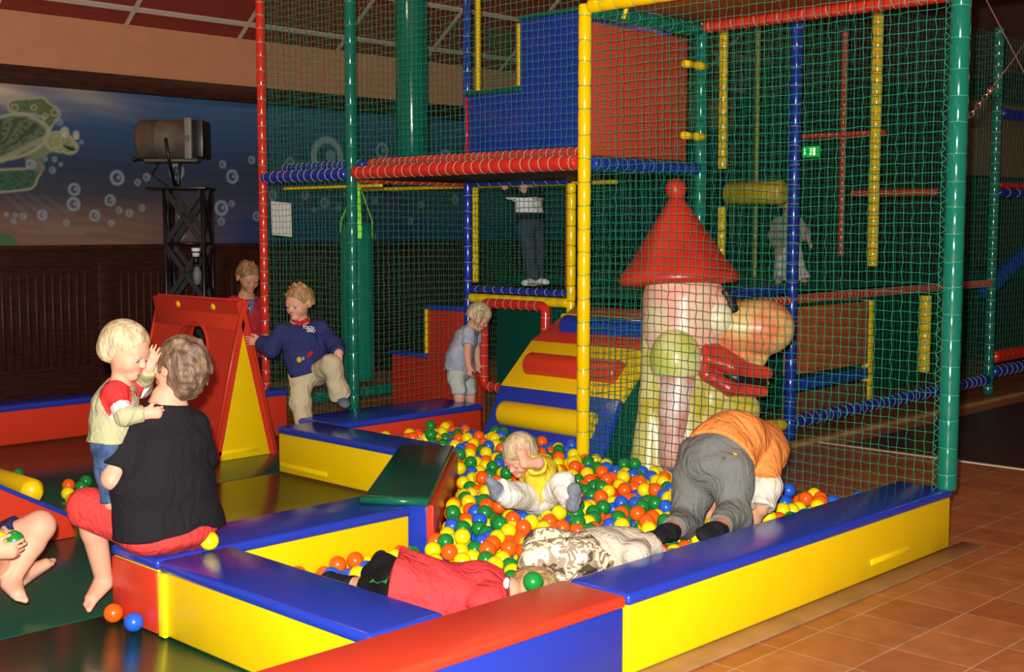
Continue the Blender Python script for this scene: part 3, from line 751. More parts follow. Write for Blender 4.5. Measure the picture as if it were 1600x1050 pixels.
net('safety_net', (u2, vA + .04, .02), (u2, vC - .05, .02), (u2, vA + .04, 1.0), .05, holes=lambda s_, t_: (va_ - vA - .04) / 2.115 < s_ < (vb_ - vA - .04) / 2.115 and .32 < t_ < .98)
net('safety_net', (u2, vB + .06, 1.1), (u2, vC - .05, 1.1), (u2, vB + .06, 1.9), .048)
net('safety_net', (u1 + .04, vD, .2), (u3 + .5, vD, .2), (u1 + .04, vD, 3.36), .055)
net('safety_net', (u2 + .04, vA, .05), (u3 - .04, vA, .05), (u2 + .04, vA, 3.3), .055)
net('safety_net', (u3, vA, 1.1), (u3, vC + .9, 1.1), (u3, vA, 3.3), .055)
net('safety_net', (u3, vB, .02), (u3, vC + .9, .02), (u3, vB, 1.05), .055)
net('safety_net', (7.4, vC, 1.1), (u3, vC, 1.1), (7.4, vC, 1.9), .055)
# lashing at the edge of the right-hand net
mb = MB()
for k in range(56):
    z = .3 + k * .0475; mb.ring([(u1 + .01, vR + .062, z), (u1 + .03, vR + .045 + .012 * math.sin(k * 2.1), z + .02), (u1 + .01, vR + .062, z + .045)], .002, 4)
mb.build('lashing', NETM, FR)

# rear frame
def bt(a, b, r, m_, tie=CW, step=.12, label=None): return tube('post' if abs(a[2] - b[2]) > .3 else 'rail', a, b, r, m_, FB, tie, step, label)
bt((u3, vA - .03, .02), (u3, vA - .03, 3.36), .042, TB, CW, .14, 'blue padded post behind the big nose')
bt((11.42, vA, .02), (11.42, vA, 3.36), .045, TG, CW, .1, 'green padded post at far right')
bt((u3 + .03, vA, .13), (11.38, vA, .16), .05, TB, CW, .1)
bt((u2 + .05, vA - .02, 1.035), (u3 - .03, vA - .02, 1.035), .032, TR, CW, .06)
bt((u2 + .05, vA + .03, 1.11), (u3 - .03, vA + .03, 1.11), .035, TB, None)
bt((u3 + .03, vA, 1.04), (11.38, vA, 1.05), .034, TR, CT, .05)
bt((9.3, vA + .08, .1), (9.3, vA + .08, .98), .045, TY, CD, .1)
bt((9.35, vA + .08, 1.25), (9.35, vA + .08, 3.3), .042, TY, CD, .09)
bt((10.25, vA + .06, .32), (10.25, vA + .06, .98), .05, TY, CW, .1)
bt((u3, 5.58, 2.0), (u3, 5.58, 3.3), .034, TY, CD, .1); bt((u3, 5.58, 1.25), (u3, 5.58, 1.72), .03, TY, CD, .1)
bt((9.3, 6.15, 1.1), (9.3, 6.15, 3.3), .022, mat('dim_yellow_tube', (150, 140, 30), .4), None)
bt((10.3, 6.32, 2.385), (10.3, 5.48, 2.385), .03, TR, CD, .07)
bt((10.3, 5.9, 1.3), (10.3, 5.9, 3.3), .026, TR, CD, .07)
bt((10.3, 5.80, 1.86), (10.3, 4.99, 1.86), .03, TR, CD, .07)
bt((u2 + .3, vA - .02, .19), (u3 - .08, vA - .02, .13), .045, TY, None)
bt((7.7, vA, .45), (7.95, vA + .3, .6), .03, TY, None)
bt((11.5, vA, 1.88), (14.5, vA, 1.90), .04, TB, CW, .2); bt((11.5, vA, 1.945), (14.5, vA, 1.965), .025, TR, None)
bt((11.5, vA, .36), (14.5, vA, .36), .06, TR, None); bt((11.5, vA, .22), (14.5, vA, .22), .055, TB, CW, .12)
bt((11.5, vA + .1, .95), (13.5, vA + .1, 1.75), .07, TB, None); bt((11.5, vA, 2.6), (14.5, vA, 2.6), .05, TB, None)
MB().box((u3 + .05, vA + .04, .47), (9.24, vA + .07, .975), bev=.005).build('panel', ORW, FB, label='orange-brown panel')
MB().box((u3 + .05, vA + .04, .10), (9.24, vA + .07, .33), bev=.005).build('panel', mat('brown_board', (120, 56, 36), .6), FB)
MB().box((u3 + .05, vA + .03, .35), (9.24, vA + .075, .44), bev=.01).build('panel', BLU, FB)
MB().box((u3 + .05, vA + .08, 1.08), (14.3, 8.0, 1.13)).build('deck', SGRN, FB)
MB().box((u3 + .04, vA + .6, .1), (11.3, vA + .64, .95)).build('panel', SGRN, FB)
MB().box((u2 + .05, vA + .08, 1.06), (u3, vB - .03, 1.10)).build('deck', SGRN, FB)
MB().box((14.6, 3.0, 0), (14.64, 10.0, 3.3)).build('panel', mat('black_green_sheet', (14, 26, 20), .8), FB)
MB().box((11.5, vA + .3, 2.05), (13.6, vA + .34, 2.75)).build('panel', mat('rust_board', (120, 70, 44), .7), FB)
p = MB().ring([(u3 - .02, 5.02, 1.815), (u3 - .02, 5.04, 1.815), (u3 - .02, 5.50, 1.815), (u3 - .02, 5.52, 1.815)], [.06, .085, .085, .06], 20).build('foam_roll', mat('mustard_vinyl', (190, 160, 10), .4, vary=.2), FB)
net('safety_net', (u3 + .04, vA, .2), (11.38, vA, .2), (u3 + .04, vA, 1.0), .06, FB)
net('safety_net', (u3 + .04, vA, 1.1), (11.38, vA, 1.1), (u3 + .04, vA, 3.3), .06, FB)
net('safety_net', (11.4, vA, .2), (11.4, 7.5, .2), (11.4, vA, 3.3), .06, FB)
net('safety_net', (9.1, vA + .2, 1.1), (9.1, 8.2, 1.1), (9.1, vA + .2, 3.3), .06, FB)
net('safety_net', (11.45, vA + .02, .3), (14.5, vA + .02, .3), (11.45, vA + .02, 3.3), .06, FB)
# ------------------------------------------------------------------ things hung on or standing round the frame
# stage spotlight on its truss tower in front of the mural
tu, tv = 5.68, 9.30
T = empty('truss_tower', (tu, tv, 0), 'black steel truss tower with crossed braces carrying the old spotlight', 'truss tower')
w_ = .155; FHd = Vector((math.cos(YAW), math.sin(YAW), 0))
cs = [(tu + (RIGHT * a + FHd * b).x * w_, tv + (RIGHT * a + FHd * b).y * w_) for a, b in ((-1, -1), (1, -1), (1.05, .8), (-1.05, .8))]
for (x, y) in cs: MB().ring([(x, y, 0), (x, y, 1.875)], .016, 8).build('leg', BLK, T)
MB().prism([tuple((Vector((tu, tv, 0)) + RIGHT * a + FHd * b).xy) for a, b in ((-.30, -.19), (.19, -.19), (.19, .17), (-.30, .17))], 2, 1.875, 1.89, 0, .003).build('top_plate', BLK, T)
for i in range(4):
    a, b = cs[i], cs[(i + 1) % 4]; mb = MB()
    for k in range(4):
        z0, z1 = .05 + k * .46, .05 + (k + 1) * .46 - .02
        for (p, q) in ((a, b), (b, a)): mb.box((0, -.008, -.02), ((Vector((q[0] - p[0], q[1] - p[1], z1 - z0))).length, .008, .02)); n = 8; M = Vector((q[0] - p[0], q[1] - p[1], z1 - z0)).to_track_quat('X', 'Z').to_matrix(); mb.v[-n:] = [tuple(M @ Vector(v) + Vector((p[0], p[1], z0))) for v in mb.v[-n:]]
        for (p, q) in ((a, b),): mb.ring([(p[0], p[1], z0), (q[0], q[1], z0)], .010, 6)
    mb.build('brace', BLK, T)
sc_ = P(268, 218, 10.42); ax = RIGHT.copy(); up = Vector((0, 0, 1)); sd = ax.cross(up)
S_ = empty('stage_spotlight', (sc_.x, sc_.y, 1.89), 'old rusty cylindrical stage spotlight on top of the truss tower', 'spotlight')
def cyl(c, prof, n=28):
    """lathe round the spotlight's own axis: prof = (along, radius)"""
    return MB().ring([c + ax * a for a, r in prof], [r for a, r in prof], n)
cyl(sc_, [(-.275, .10), (-.272, .135), (-.25, .158), (-.24, .162), (-.1, .162), (-.098, .165), (-.09, .165), (-.088, .162), (.15, .162), (.155, .168), (.19, .168)]).build('housing', RUST, S_)
B3 = Matrix((ax, -sd, up)).transposed()
def obox(c, half, m_, name, bev=.004, par=S_):
    mb = MB().box((-half[0], -half[1], -half[2]), half, bev=bev); mb.v = [tuple(B3 @ Vector(v) + c) for v in mb.v]; return mb.build(name, m_, par)
obox(sc_ + ax * .175, (.028, .165, .165), GREY, 'filter_frame'); obox(sc_ + ax * .245, (.045, .13, .15), BLK, 'lens_hood')
obox(sc_ + up * -.172, (.22, .05, .012), RUST, 'base_rail')
MB().ring([sc_ + sd * -.19, sc_ + sd * -.16], .022, 14).ring([sc_ + sd * -.2, sc_ + sd * -.17], .012, 10).build('pivot_knob', BLK, S_)
for s in (-1, 1):
    c0 = sc_ + sd * (s * .178); e0 = Vector((sc_.x, sc_.y, 1.90)) + sd * (s * .05) + ax * .03
    MB().ring([c0 + ax * 0, c0 - up * .16 + ax * .02, e0 + up * .01], .014, 8).build('yoke_arm', BLK, S_)
MB().ring([sc_ - up * .16 - ax * .20, sc_ - up * .16 - ax * .30], .010, 8).ball(sc_ - up * .16 - ax * .31, .02).build('handle', BLK, S_)
tl = Vector((tu - .03, tv - .10, 1.89)); MB().ring([sc_ - up * .165 - ax * .1, sc_ - up * .28 - ax * .17, tl - ax * .18, tl - ax * .2 - up * .25, tl - ax * .16 - up * .7], .006, 6).build('cable', BLK, S_)
c0 = P(306, 395, 10.35)
L_ = empty('small_spotlight', (c0.x, c0.y, c0.z - .05), 'small dark lamp with white bands hanging inside the truss tower', 'lamp')
MB().ring([c0 + up * .04, c0 - up * .03], [.036, .028], 14).build('body', WHITE, L_)
MB().ring([c0 + up * .012, c0 - up * .0], .037, 14).ring([c0 - up * .03, c0 - up * .09], [.02, .03], 12).build('band', BLK, L_)
c1 = P(308, 431, 10.35); MB().ball(c1, .06, 0, 18, 12, (.6, .6, 1.3)).build('shade', GREY, L_)

# hanging punch bags
def bag(c, z0, z1, r, label, straps=True):
    t = empty('punch_bag', (c[0], c[1], z0), label, 'punch bag', 'dark green hanging bags')
    MB().ring([(c[0], c[1], z0), (c[0], c[1], z0 + .01), (c[0], c[1], z0 + .05), (c[0], c[1], z1 - .1), (c[0], c[1], z1 - .03), (c[0], c[1], z1)], [r * .7, r * .93, r, r * .97, r * .85, r * .5], 32).build('bag', TG, t)
    if straps:
        for a in (2.1, 4.2, 5.4):
            e = Vector((c[0] + r * .85 * math.cos(a), c[1] + r * .85 * math.sin(a), z1 - .13)); tp = Vector((c[0] + .02, c[1], 1.90)); x = Vector((-math.sin(a), math.cos(a), 0)) * .018
            n = Vector((math.cos(a), math.sin(a), 0)) * .004
            MB().add([tp - x, tp + x, e + x + n * 3 + up * .13, e - x + n * 3 + up * .13, e + x + n * 3, e - x + n * 3], [(0, 1, 2, 3), (3, 2, 4, 5)], 0, False) if 0 else None
            mb = MB(); A = [tp - x * .6, tp + x * .6, e + x + up * .13 + n * 3, e - x + up * .13 + n * 3]; Bq = [e + x + n * 3, e - x + n * 3]
            vs = A + Bq + [p + n for p in A + Bq]
            mb.add(vs, [(0, 1, 2, 3), (3, 2, 4, 5), (7, 6, 9, 8), (8, 9, 11, 10), (0, 3, 9, 6), (3, 5, 11, 9), (1, 7, 8, 2), (2, 8, 10, 4)], 0, False)
            mb.build('strap', LIME, t)
bag((5.93, 7.40), .42, 1.61, .125, 'dark green punch bag hanging on lime green straps behind the left green post')
t = empty('punch_bag', (6.69, 7.64, 2.11), 'thick glossy green padded column hanging behind the upper left net', 'punch bag', 'dark green hanging bags')
MB().ring([(6.69, 7.64, z) for z in (2.11, 2.12, 2.15, 3.97, 3.98)], [.09, .118, .127, .127, .12], 32).build('bag', TG, t)
MB().ring([(6.69, 7.64, 1.93), (6.69, 7.64, 2.11)], .03, 12).build('stub', BLK, t)

# white paper tied to the net
q = [(u1 - .03, 8.215, 1.765), (u1 - .03, 7.955, 1.745), (u1 - .03, 7.95, 1.49), (u1 - .03, 8.205, 1.505)]
mb = MB(); mb.add(q + [(a - .002, b, c) for a, b, c in q], [(0, 1, 2, 3), (7, 6, 5, 4), (0, 4, 5, 1), (1, 5, 6, 2), (2, 6, 7, 3), (3, 7, 4, 0)], 0, False)
mb.v = [(u1 + .025 if a > u1 - .031 else u1 + .022, b, c) for a, b, c in mb.v]
mb.build('paper_sheet', WHITE, label='blank white paper sheet fixed behind the net beside the red post', cat='paper')

# ropes and chain at the right-hand post
R_ = empty('guy_rope', tuple(P(1509, 189, 6.05)), 'thin rope ending in a shiny chain and shackle tied to the thick green post', 'rope')
a, b = P(1509, 189, 6.06), P(1547, 142, 6.15); n = 7; dd = (b - a) / n; Ld = dd.length; dn = dd.normalized()
for k in range(n):
    c = a + dd * (k + .5); s1 = dn.cross(Vector(FWD if k % 2 else RIGHT)).normalized()
    mb = MB(); mb.ring([c + dn * (Ld * .62 * math.cos(t)) + s1 * (.011 * math.sin(t)) for t in [2 * PI * j / 14 for j in range(14)]], .0032, 6, closed=True); mb.build('chain_link', STEEL, R_)
MB().ball(b, .017).ring([b, b + dn * .03], .012, 8).build('shackle', STEEL, R_)
ROPE = mat('brown_rope', (96, 66, 50), .8)
MB().ring([b, P(1587, 88, 6.3), P(1640, 10, 6.5)], .0035, 6).build('rope', ROPE, R_)
MB().ring([P(1538, -6, 6.2), P(1587, 88, 6.3), P(1640, 190, 6.4)], .0035, 6).build('guy_rope', ROPE, label='thin brown rope crossing in front of the far green post', cat='rope')

# green exit sign far behind
c = onu(1266, 237, 14.54)
X_ = empty('exit_sign', tuple(c - up * .1), 'small glowing green exit sign far back in the dark', 'exit sign')
MB().box((c.x, c.y - .12, c.z - .07), (c.x + .05, c.y + .12, c.z + .07), bev=.005).build('sign_box', mat('exit_green', (20, 150, 60), .4, emit=1.2), X_)
MB().box((c.x - .004, c.y + .07, c.z - .04), (c.x, c.y + .09, c.z + .04), smooth=False).build('pictogram', mat('exit_white', (190, 255, 150), .4, emit=2.5), X_)
mb = MB().box((c.x - .004, c.y - .075, c.z - .045), (c.x, c.y + .0, c.z + .045), smooth=False)
mb.build('pictogram', mat('exit_white', (190, 255, 150), .4, emit=2.5), X_)

# ------------------------------------------------------------------ big gnome figure
GD = 7.62
def G(x, y, f=0.0): return P(x, y, GD - f)      # f = metres towards the viewer
gb = G(1075, 700); gz = 0.0
GN = empty('gnome_figure', (gb.x, gb.y, 0), 'huge painted gnome head with pointed red hat and big nose behind the net', 'gnome figure')
HATM = mat('hat_red_paint', (204, 52, 38), .35, .5, vary=.25, vscale=5, bump=.15, bscale=8)
SKN = mat('gnome_pink_paint', (236, 168, 148), .35, .5, rgb2=(224, 206, 168), vscale=4.5)
NOSE = mat('gnome_nose_paint', (226, 196, 120), .35, .5, rgb2=(226, 130, 84), vscale=5)
EARM = mat('gnome_pale_green_paint', (222, 220, 160), .35, .5, rgb2=(190, 190, 84), vscale=4)
BRD = mat('gnome_yellow_paint', (216, 208, 150), .35, .5, rgb2=(188, 172, 44), vscale=4)
SIDE = mat('gnome_rose_paint', (224, 206, 196), .35, .5, rgb2=(204, 128, 116), vscale=4.5)
LIP = mat('gnome_lip_paint', (206, 56, 44), .3, .5, vary=.3, vscale=8)
axc = G(1061, 440); px = lambda n: n * GD / F_PX
def lz(y): return G(1061, y).z
prof = [(443, 20), (447, 82), (443, 92), (436, 95), (428, 91), (415, 80), (400, 69), (380, 57), (360, 44), (340, 31), (325, 21), (314, 14), (308, 11)]
mb = MB(); cx = G(1056, 300)
mb.ring([(axc.x + (cx.x - axc.x) * (443 - y) / 140, axc.y + (cx.y - axc.y) * (443 - y) / 140, lz(y)) for y, r in prof], [px(r) for y, r in prof], 48)
hat = mb.build('hat', HATM, GN)
MB().ball((cx.x, cx.y, lz(296)), px(17), 0, 24, 16).build('hat_bobble', HATM, hat)
s = Shape(.03)
s.cone(G(1068, 470), G(1066, 520), px(64), px(62), k=.03).cone(G(1066, 520), G(1062, 600), px(60), px(50)).ell(G(1112, 500, .02), (px(32),) * 3)
s.ell(G(1120, 470, .10), (px(22), px(22), px(14)), k=.04)
s.build('head', SKN, GN, h=.011)
s = Shape(.04).cone(G(1140, 510, .03), G(1185, 512, .05), px(38), px(44)).ell(G(1205, 512, .05), (px(36), px(36), px(38)), k=.05).cone(G(1130, 548, .03), G(1185, 560, .04), px(16), px(14))
s.build('nose', NOSE, GN, h=.010)
s = Shape(.02).ell(G(1121, 497, .13), (px(24), px(24), px(27))); s.build('eye', mat('gnome_eye_white', (232, 226, 190), .3), GN, h=.009)
Shape(.01).cone(G(1135, 458, .15), G(1146, 484, .13), px(8), px(9)).build('pupil', mat('gnome_black', (24, 20, 18), .4), GN, h=.007)
s = Shape(.02).ell(G(1056, 562, .17), (px(40), px(40), px(50))).cut(G(1057, 580), (0, 0, -1)); s.build('ear', EARM, GN, h=.009)
s = Shape(.03).chain([G(1062, 575, .12), G(1056, 640, .13), G(1050, 720, .14)], [px(30), px(26), px(20)]); s.build('whisker', SIDE, GN, h=.010)
s = Shape(.04).chain([G(1022, 520, .02), G(1020, 620, .03), G(1012, 735, .02)], [px(18), px(20), px(30)]).chain([G(1062, 560), G(1070, 640), G(1075, 745)], [px(52), px(52), px(58)])
s.build('neck', BRD, GN, h=.011)
s = Shape(.04).cone(G(1110, 620, .05), G(1160, 640, .05), px(34), px(28)).cone(G(1110, 660, .04), G(1150, 700, .05), px(46), px(44)).cone(G(1120, 710), G(1130, 750), px(50), px(50))
s.build('chin', BRD, GN, h=.010)
s = Shape(.012).chain([G(1100, 540, .19), G(1108, 562, .21), G(1145, 574, .21), G(1198, 583, .14)], [px(6), px(11), px(13), px(10)])
s.k = .03; s.build('upper_lip', LIP, GN, h=.008, relax=3)
s = Shape(.012).chain([G(1100, 545, .19), G(1104, 585, .21), G(1140, 607, .21), G(1192, 612, .14)], [px(7), px(11), px(12), px(9)])
s.k = .03; s.build('lower_lip', LIP, GN, h=.008, relax=3)
Shape(.01).chain([G(1112, 572, .17), G(1150, 590, .18), G(1190, 598, .11)], [px(9), px(11), px(8)]).build('mouth', MATS['gnome_black'], GN, h=.008)
Shape(.03).chain([G(1095, 560, .10), G(1140, 585, .08)], [px(34), px(32)]).build('jaw', LIP, GN, h=.010)
# ------------------------------------------------------------------ people
FH = Vector((FWD.x, FWD.y, 0)).normalized(); UZ = Vector((0, 0, 1))
def D(r, f, u): return unit(RIGHT * r + FH * f + UZ * u)          # direction: to the right, away, up as seen in the photo
SKIN = mat('fair_skin', (214, 158, 130), .55, .3, vary=.06, vscale=12, sss=.12)
SKIN2 = mat('tanned_skin', (200, 144, 114), .55, .3, vary=.06, vscale=12, sss=.12)
LIPS = mat('lips', (196, 104, 92), .45)
def hairmat(name, a, b): return mat(name, a, .45, .4, rgb2=b, vscale=34, bstretch=(1, 1, .35), bump=.5, bscale=90)
BLOND = hairmat('pale_blond_hair', (208, 190, 152), (164, 140, 104)); SANDY = hairmat('sandy_hair', (184, 150, 100), (140, 106, 64))
BROWN = hairmat('grey_brown_hair', (128, 104, 82), (84, 64, 50)); LBROWN = hairmat('light_brown_hair', (168, 132, 88), (126, 94, 58))
EYEW = mat('eye_white', (170, 160, 154), .2); IRIS = mat('iris_blue', (52, 74, 96), .2)
def cloth(name, rgb, **kw):
    """woven cloth: fine weave plus soft creases"""
    if name in MATS: return MATS[name]
    m = mat(name, rgb, kw.pop('rough', .85), .2, bump=.25, bscale=180, **kw); nt = m.node_tree; b = nt.nodes['Principled BSDF']
    fine = [n for n in nt.nodes if n.type == 'BUMP'][0]; tc = [n for n in nt.nodes if n.type == 'TEX_COORD'][0]
    n = nt.nodes.new('ShaderNodeTexNoise'); n.inputs['Scale'].default_value = 11; n.inputs['Detail'].default_value = 2.5; n.inputs['Distortion'].default_value = 1.4
    mp = nt.nodes.new('ShaderNodeMapping'); mp.inputs['Scale'].default_value = (1.6, 1.0, .8); nt.links.new(tc.outputs['Object'], mp.inputs[0]); nt.links.new(mp.outputs[0], n.inputs['Vector'])
    bp = nt.nodes.new('ShaderNodeBump'); bp.inputs['Strength'].default_value = .5 if sum(rgb) > 120 else .3; bp.inputs['Distance'].default_value = .045
    nt.links.new(n.outputs['Fac'], bp.inputs['Height']); nt.links.new(bp.outputs[0], fine.inputs['Normal'])
    return m

def hand(S, w, d, side, n, L, curl=.5, spread=.12, rf=.05):
    """palm, four unequal bent fingers and a thumb leaving the side of the palm"""
    w = V3(w); d = unit(d); n = unit(n); side = unit(np.array(side) - d * (np.array(side) @ d)); n = unit(np.cross(d, side) * np.sign(np.cross(d, side) @ n + 1e-9))
    kp = w + d * .48 * L
    S.cone(w, kp, .13 * L, .145 * L, side, 1.55, k=.012)
    for i, (o, l) in enumerate(((.17, .40), (.06, .45), (-.06, .42), (-.17, .33))):
        b = kp + side * (o * L) - d * (.03 * L) * abs(i - 1); a = curl * (1 + .12 * i); dd = d + side * (o * spread * 3)
        dd = unit(dd); r = rf * L * (1 - .06 * i)
        p = b
        for j, (fr, ang) in enumerate(((.45, .35), (.32, 1.0), (.23, 1.6))):
            t = a * ang; v = unit(dd * math.cos(t) + n * math.sin(t)); q = p + v * (l * fr * L)
            S.cone(p, q, r, r * .9, k=.004); p = q; r *= .9
    tb = w + d * .14 * L + side * .17 * L; t1 = tb + unit(d * .7 + side * .75 + n * .3) * .2 * L; t2 = t1 + unit(d * .95 + side * .1 + n * (.25 + .5 * curl)) * .2 * L
    S.cone(tb, t1, .075 * L, .062 * L, k=.008); S.cone(t1, t2, .06 * L, .048 * L, k=.004)
def foot(S, a, toe, up, L, r, bare=True, k=.012):
    a = V3(a); toe = V3(toe); up = unit(up); d = unit(toe - a); d = unit(d); side = unit(np.cross(d, up))
    heel = a - up * r * .6 - d * .12 * L; ball = toe - d * .2 * L
    S.cone(a, heel + up * .01, r, r * .95, k=k); S.cone(heel, ball, r * .85, r * .62, side, 1.0, k=k); S.cone(a + d * .02, ball, r * .8, r * .55, side, 1.5, k=k)
    if bare:
        for i, o in enumerate((-.34, -.17, 0, .16, .31)):
            b = ball + side * (o * 1.15 * r * 2) * .62; l = (.22, .2, .18, .15, .12)[i] * L; rr = (.34, .24, .22, .21, .2)[i] * r
            S.cone(b, b + d * l - up * .006, rr * 1.05, rr, k=.003)
    else: S.cone(ball, toe - d * r * .4, r * .62, r * .5, side, 1.45, k=k)
def head(S, c, f, up, s, child=1.0):
    c = V3(c); f = unit(f); up = unit(np.array(up) - f * (np.array(up) @ f)); r = np.cross(f, up)
    R = np.array([r, f, up]); q = lambda x, y, z: c + (r * x + f * y + up * z) * s
    w = .375 if child > 1 else .335; dz = -.055 if child > 1 else 0; ns = .8 if child > 1 else 1
    S.ell(q(0, -.06, .12), np.array((w, .43, .385)) * s, R, k=.03 * s)
    S.ell(q(0, .10, -.12), np.array((.285, .29, .34)) * s, R, k=.10 * s)
    for x in (-1, 1): S.ell(q(.15 * x, .23, -.17), np.array((.12, .11, .13)) * s * (1.08 if child > 1 else .95), R, k=.06 * s)
    S.ell(q(0, .27, -.40), np.array((.12, .10, .09)) * s, R, k=.08 * s)
    S.ell(q(0, .30, .12 + dz), np.array((.24, .09, .10)) * s, R, k=.08 * s)
    for x in (-1, 1): S.ell(q(.145 * x, .415, .005 + dz), np.array((.085, .07, .05)) * s, R, .04 * s, neg=True)
    S.cone(q(0, .37, .02 + dz), q(0, .37 + .08 * ns, -.12 + dz * .7), .035 * s * ns, .05 * s * ns, k=.03 * s)
    for x in (-1, 1): S.ell(q(.045 * x * ns, .40 + .02 * ns, -.135 + dz * .7), np.array((.035, .035, .028)) * s, R, k=.012 * s)
    S.ell(q(0, .375, -.235 + dz * .5), np.array((.10 * ns, .055, .026)) * s, R, k=.014 * s); S.ell(q(0, .368, -.285 + dz * .4), np.array((.085 * ns, .055, .03)) * s, R, k=.014 * s)
    for x in (-1, 1):
        S.ell(q(.345 * x * (w / .335), -.04, -.04), np.array((.035, .085, .125)) * s, R, k=.012 * s); S.ell(q(.385 * x * (w / .335), -.01, -.03), np.array((.025, .045, .07)) * s, R, .01 * s, neg=True)
        S.ell(q(.145 * x, .345, .035 + dz), np.array((.085, .06, .035)) * s, R, k=.02 * s)
    return q, R
def eyes(root, q, s, R, dz=0):
    for x in (-1, 1):
        c = Vector(q(.145 * x, .322, -.008 + dz)); f = Vector(R[1])
        mb = MB().ball(c, .058 * s, 0, 16, 10).ball(c + f * (.022 * s) - Vector(R[2]) * (.012 * s), .042 * s, 1, 12, 8)
        mb.build('eye', [EYEW, IRIS], root)
def hair(root, m, q, R, s, h, child=1.0, back=-.25, fringe=.18, long=0, seed=0, amp=.012, name='hair', vol=1.0, spikes=0):
    w = (.375 if child > 1 else .335); H = Shape(.02)
    H.ell(q(0, -.075, .135), np.array((w + .045 * vol, .465 * (1 + .0 * vol) + .02 * vol, .41 + .03 * vol)) * s, R, k=.02)
    H.ell(q(0, -.24, -.02), np.array((w - .02 + .04 * vol, .29, .34 + long * .3)) * s, R, k=.05 * s)
    if long: 
        for x in (-1, 1): H.ell(q(.30 * x, -.10, -.10 - .12 * long), np.array((.09, .16, .26 * long + .08)) * s, R, k=.05 * s)
    H.ell(q(0, .40, -.16 - .0), np.array((.40, .36, .34 + fringe)) * s, R, .03 * s, neg=True)
    for x in (-1, 1): H.ell(q(.42 * x, .02, -.10), np.array((.15, .14, .16)) * s, R, .03 * s, neg=True) if not long else None
    H.cut(q(0, 0, back - .25 * long), -R[2]) if not long else H.cut(q(0, 0, -.55 * long), -R[2])
    rs = random.Random(seed)
    for _ in range(spikes):
        a = rs.uniform(0, 2 * PI); e = rs.uniform(.3, 1.4); dx, dy, dz = math.cos(a) * math.cos(e), math.sin(a) * math.cos(e), math.sin(e)
        if dy > .75: continue
        b = q(dx * w, -.07 + dy * .44, .13 + dz * .40); t = q(dx * (w + .03) + .02, -.05 + dy * .47, .16 + dz * .45); H.cone(b, t, .05 * s, .022 * s, k=.012)
    def nz(X):
        Y = (X - V3(q(0, 0, 0))) / s; a = Y @ R[0]; b = Y @ R[1]; c = Y @ R[2]
        th = np.arctan2(b + .1, a); return s * amp * (np.sin(th * 26 + 5 * c + seed) * .6 + np.sin(th * 47 - 9 * c + a * 9 + seed * 3) * .4 + .5 * np.sin(9 * c + 3 * th + seed))
    return H.build(name, m, root, h=h, noise=nz)

def body_shape(J, A, h, hands=True):
    """one continuous body surface from joints J and sizes A"""
    S = Shape(.018 * A['k']); sd = unit(V3(J['sL']) - V3(J['sR'])); hd = unit(V3(J['pL']) - V3(J['pR'])) if 'pL' in J else sd
    dp, wh, wc = A['tor']; pel, che, nec = V3(J['pel']), V3(J['che']), V3(J['nec']); mid = (pel + che) / 2 if 'mid' not in J else V3(J['mid'])
    S.cone(pel, mid, dp, dp * .92, hd, wh / dp); S.cone(mid, che, dp * .92, dp, sd, wc / dp); S.cone(che, nec, dp * .95, A['neck'] * 1.2, sd, 1.25)
    S.cone(V3(J['sL']), V3(J['sR']), A['arm'][0] * 1.05, A['arm'][0] * 1.05)
    if 'hed' in J: S.cone(nec, V3(J['hed']) - unit(J['hf']) * A['hs'] * .10 - unit(J['hu']) * .12 * A['hs'], A['neck'] * 1.05, A['neck'])
    for s in 'LR':
        if 's' + s in J and 'e' + s in J:
            S.chain([J['s' + s], J['e' + s], J['w' + s]], A['arm'], k=.012 * A['k'])
            if hands and 'h' + s in J:
                d, si, n, cu = J['h' + s]; hand(S, J['w' + s], d, si, n, A['hand'], cu)
        if 'p' + s in J:
            a, b, c = V3(J['p' + s]), V3(J['k' + s]), V3(J['a' + s]); l = A['leg']
            S.cone(a, b, l[0], l[1]); m_ = b + (c - b) * .3
            S.cone(b, m_, l[1] * .95, l[2]); S.cone(m_, c, l[2], l[3])
            if 't' + s in J: foot(S, c, J['t' + s][0], J['t' + s][1], A['foot'], A['leg'][3] * 1.02, A.get('bare', True))
    return S
def shirt_shape(J, A, sleeve=1.0, g=.010, hem=.0, k=.02):
    S = Shape(k); sd = unit(V3(J['sL']) - V3(J['sR'])); hd = unit(V3(J['pL']) - V3(J['pR'])) if 'pL' in J else sd
    dp, wh, wc = A['tor']; pel, che, nec = V3(J['pel']), V3(J['che']), V3(J['nec']); mid = (pel + che) / 2 if 'mid' not in J else V3(J['mid'])
    bot = pel + (mid - pel) * hem; ex = g + A.get('loose', .0)
    S.cone(bot, mid, dp + ex * 1.2, dp * .95 + ex, hd, (wh + ex * 1.2) / (dp + ex * 1.2), cut0=True)
    S.cone(mid, che, dp * .95 + ex, dp + g, sd, (wc + g) / (dp + g)); S.cone(che, che + (nec - che) * .85, dp * .95 + g, A['neck'] * 1.2 + g, sd, 1.3, cut1=True)
    S.cone(J['sL'], J['sR'], A['arm'][0] * 1.05 + g, A['arm'][0] * 1.05 + g)
    for s in 'LR':
        if 'e' + s not in J: continue
        a, b, c = V3(J['s' + s]), V3(J['e' + s]), V3(J['w' + s]); r = A['arm']; gg = g + A.get('sloose', .004)
        if sleeve <= 1: S.cone(a, a + (b - a) * sleeve, r[0] + g, (r[0] + (r[1] - r[0]) * sleeve) + gg * 1.3, cut1=True)
        else:
            S.cone(a, b, r[0] + g, r[1] + gg); S.cone(b, b + (c - b) * (sleeve - 1), r[1] + gg, r[2] + gg, cut1=True)
    return S
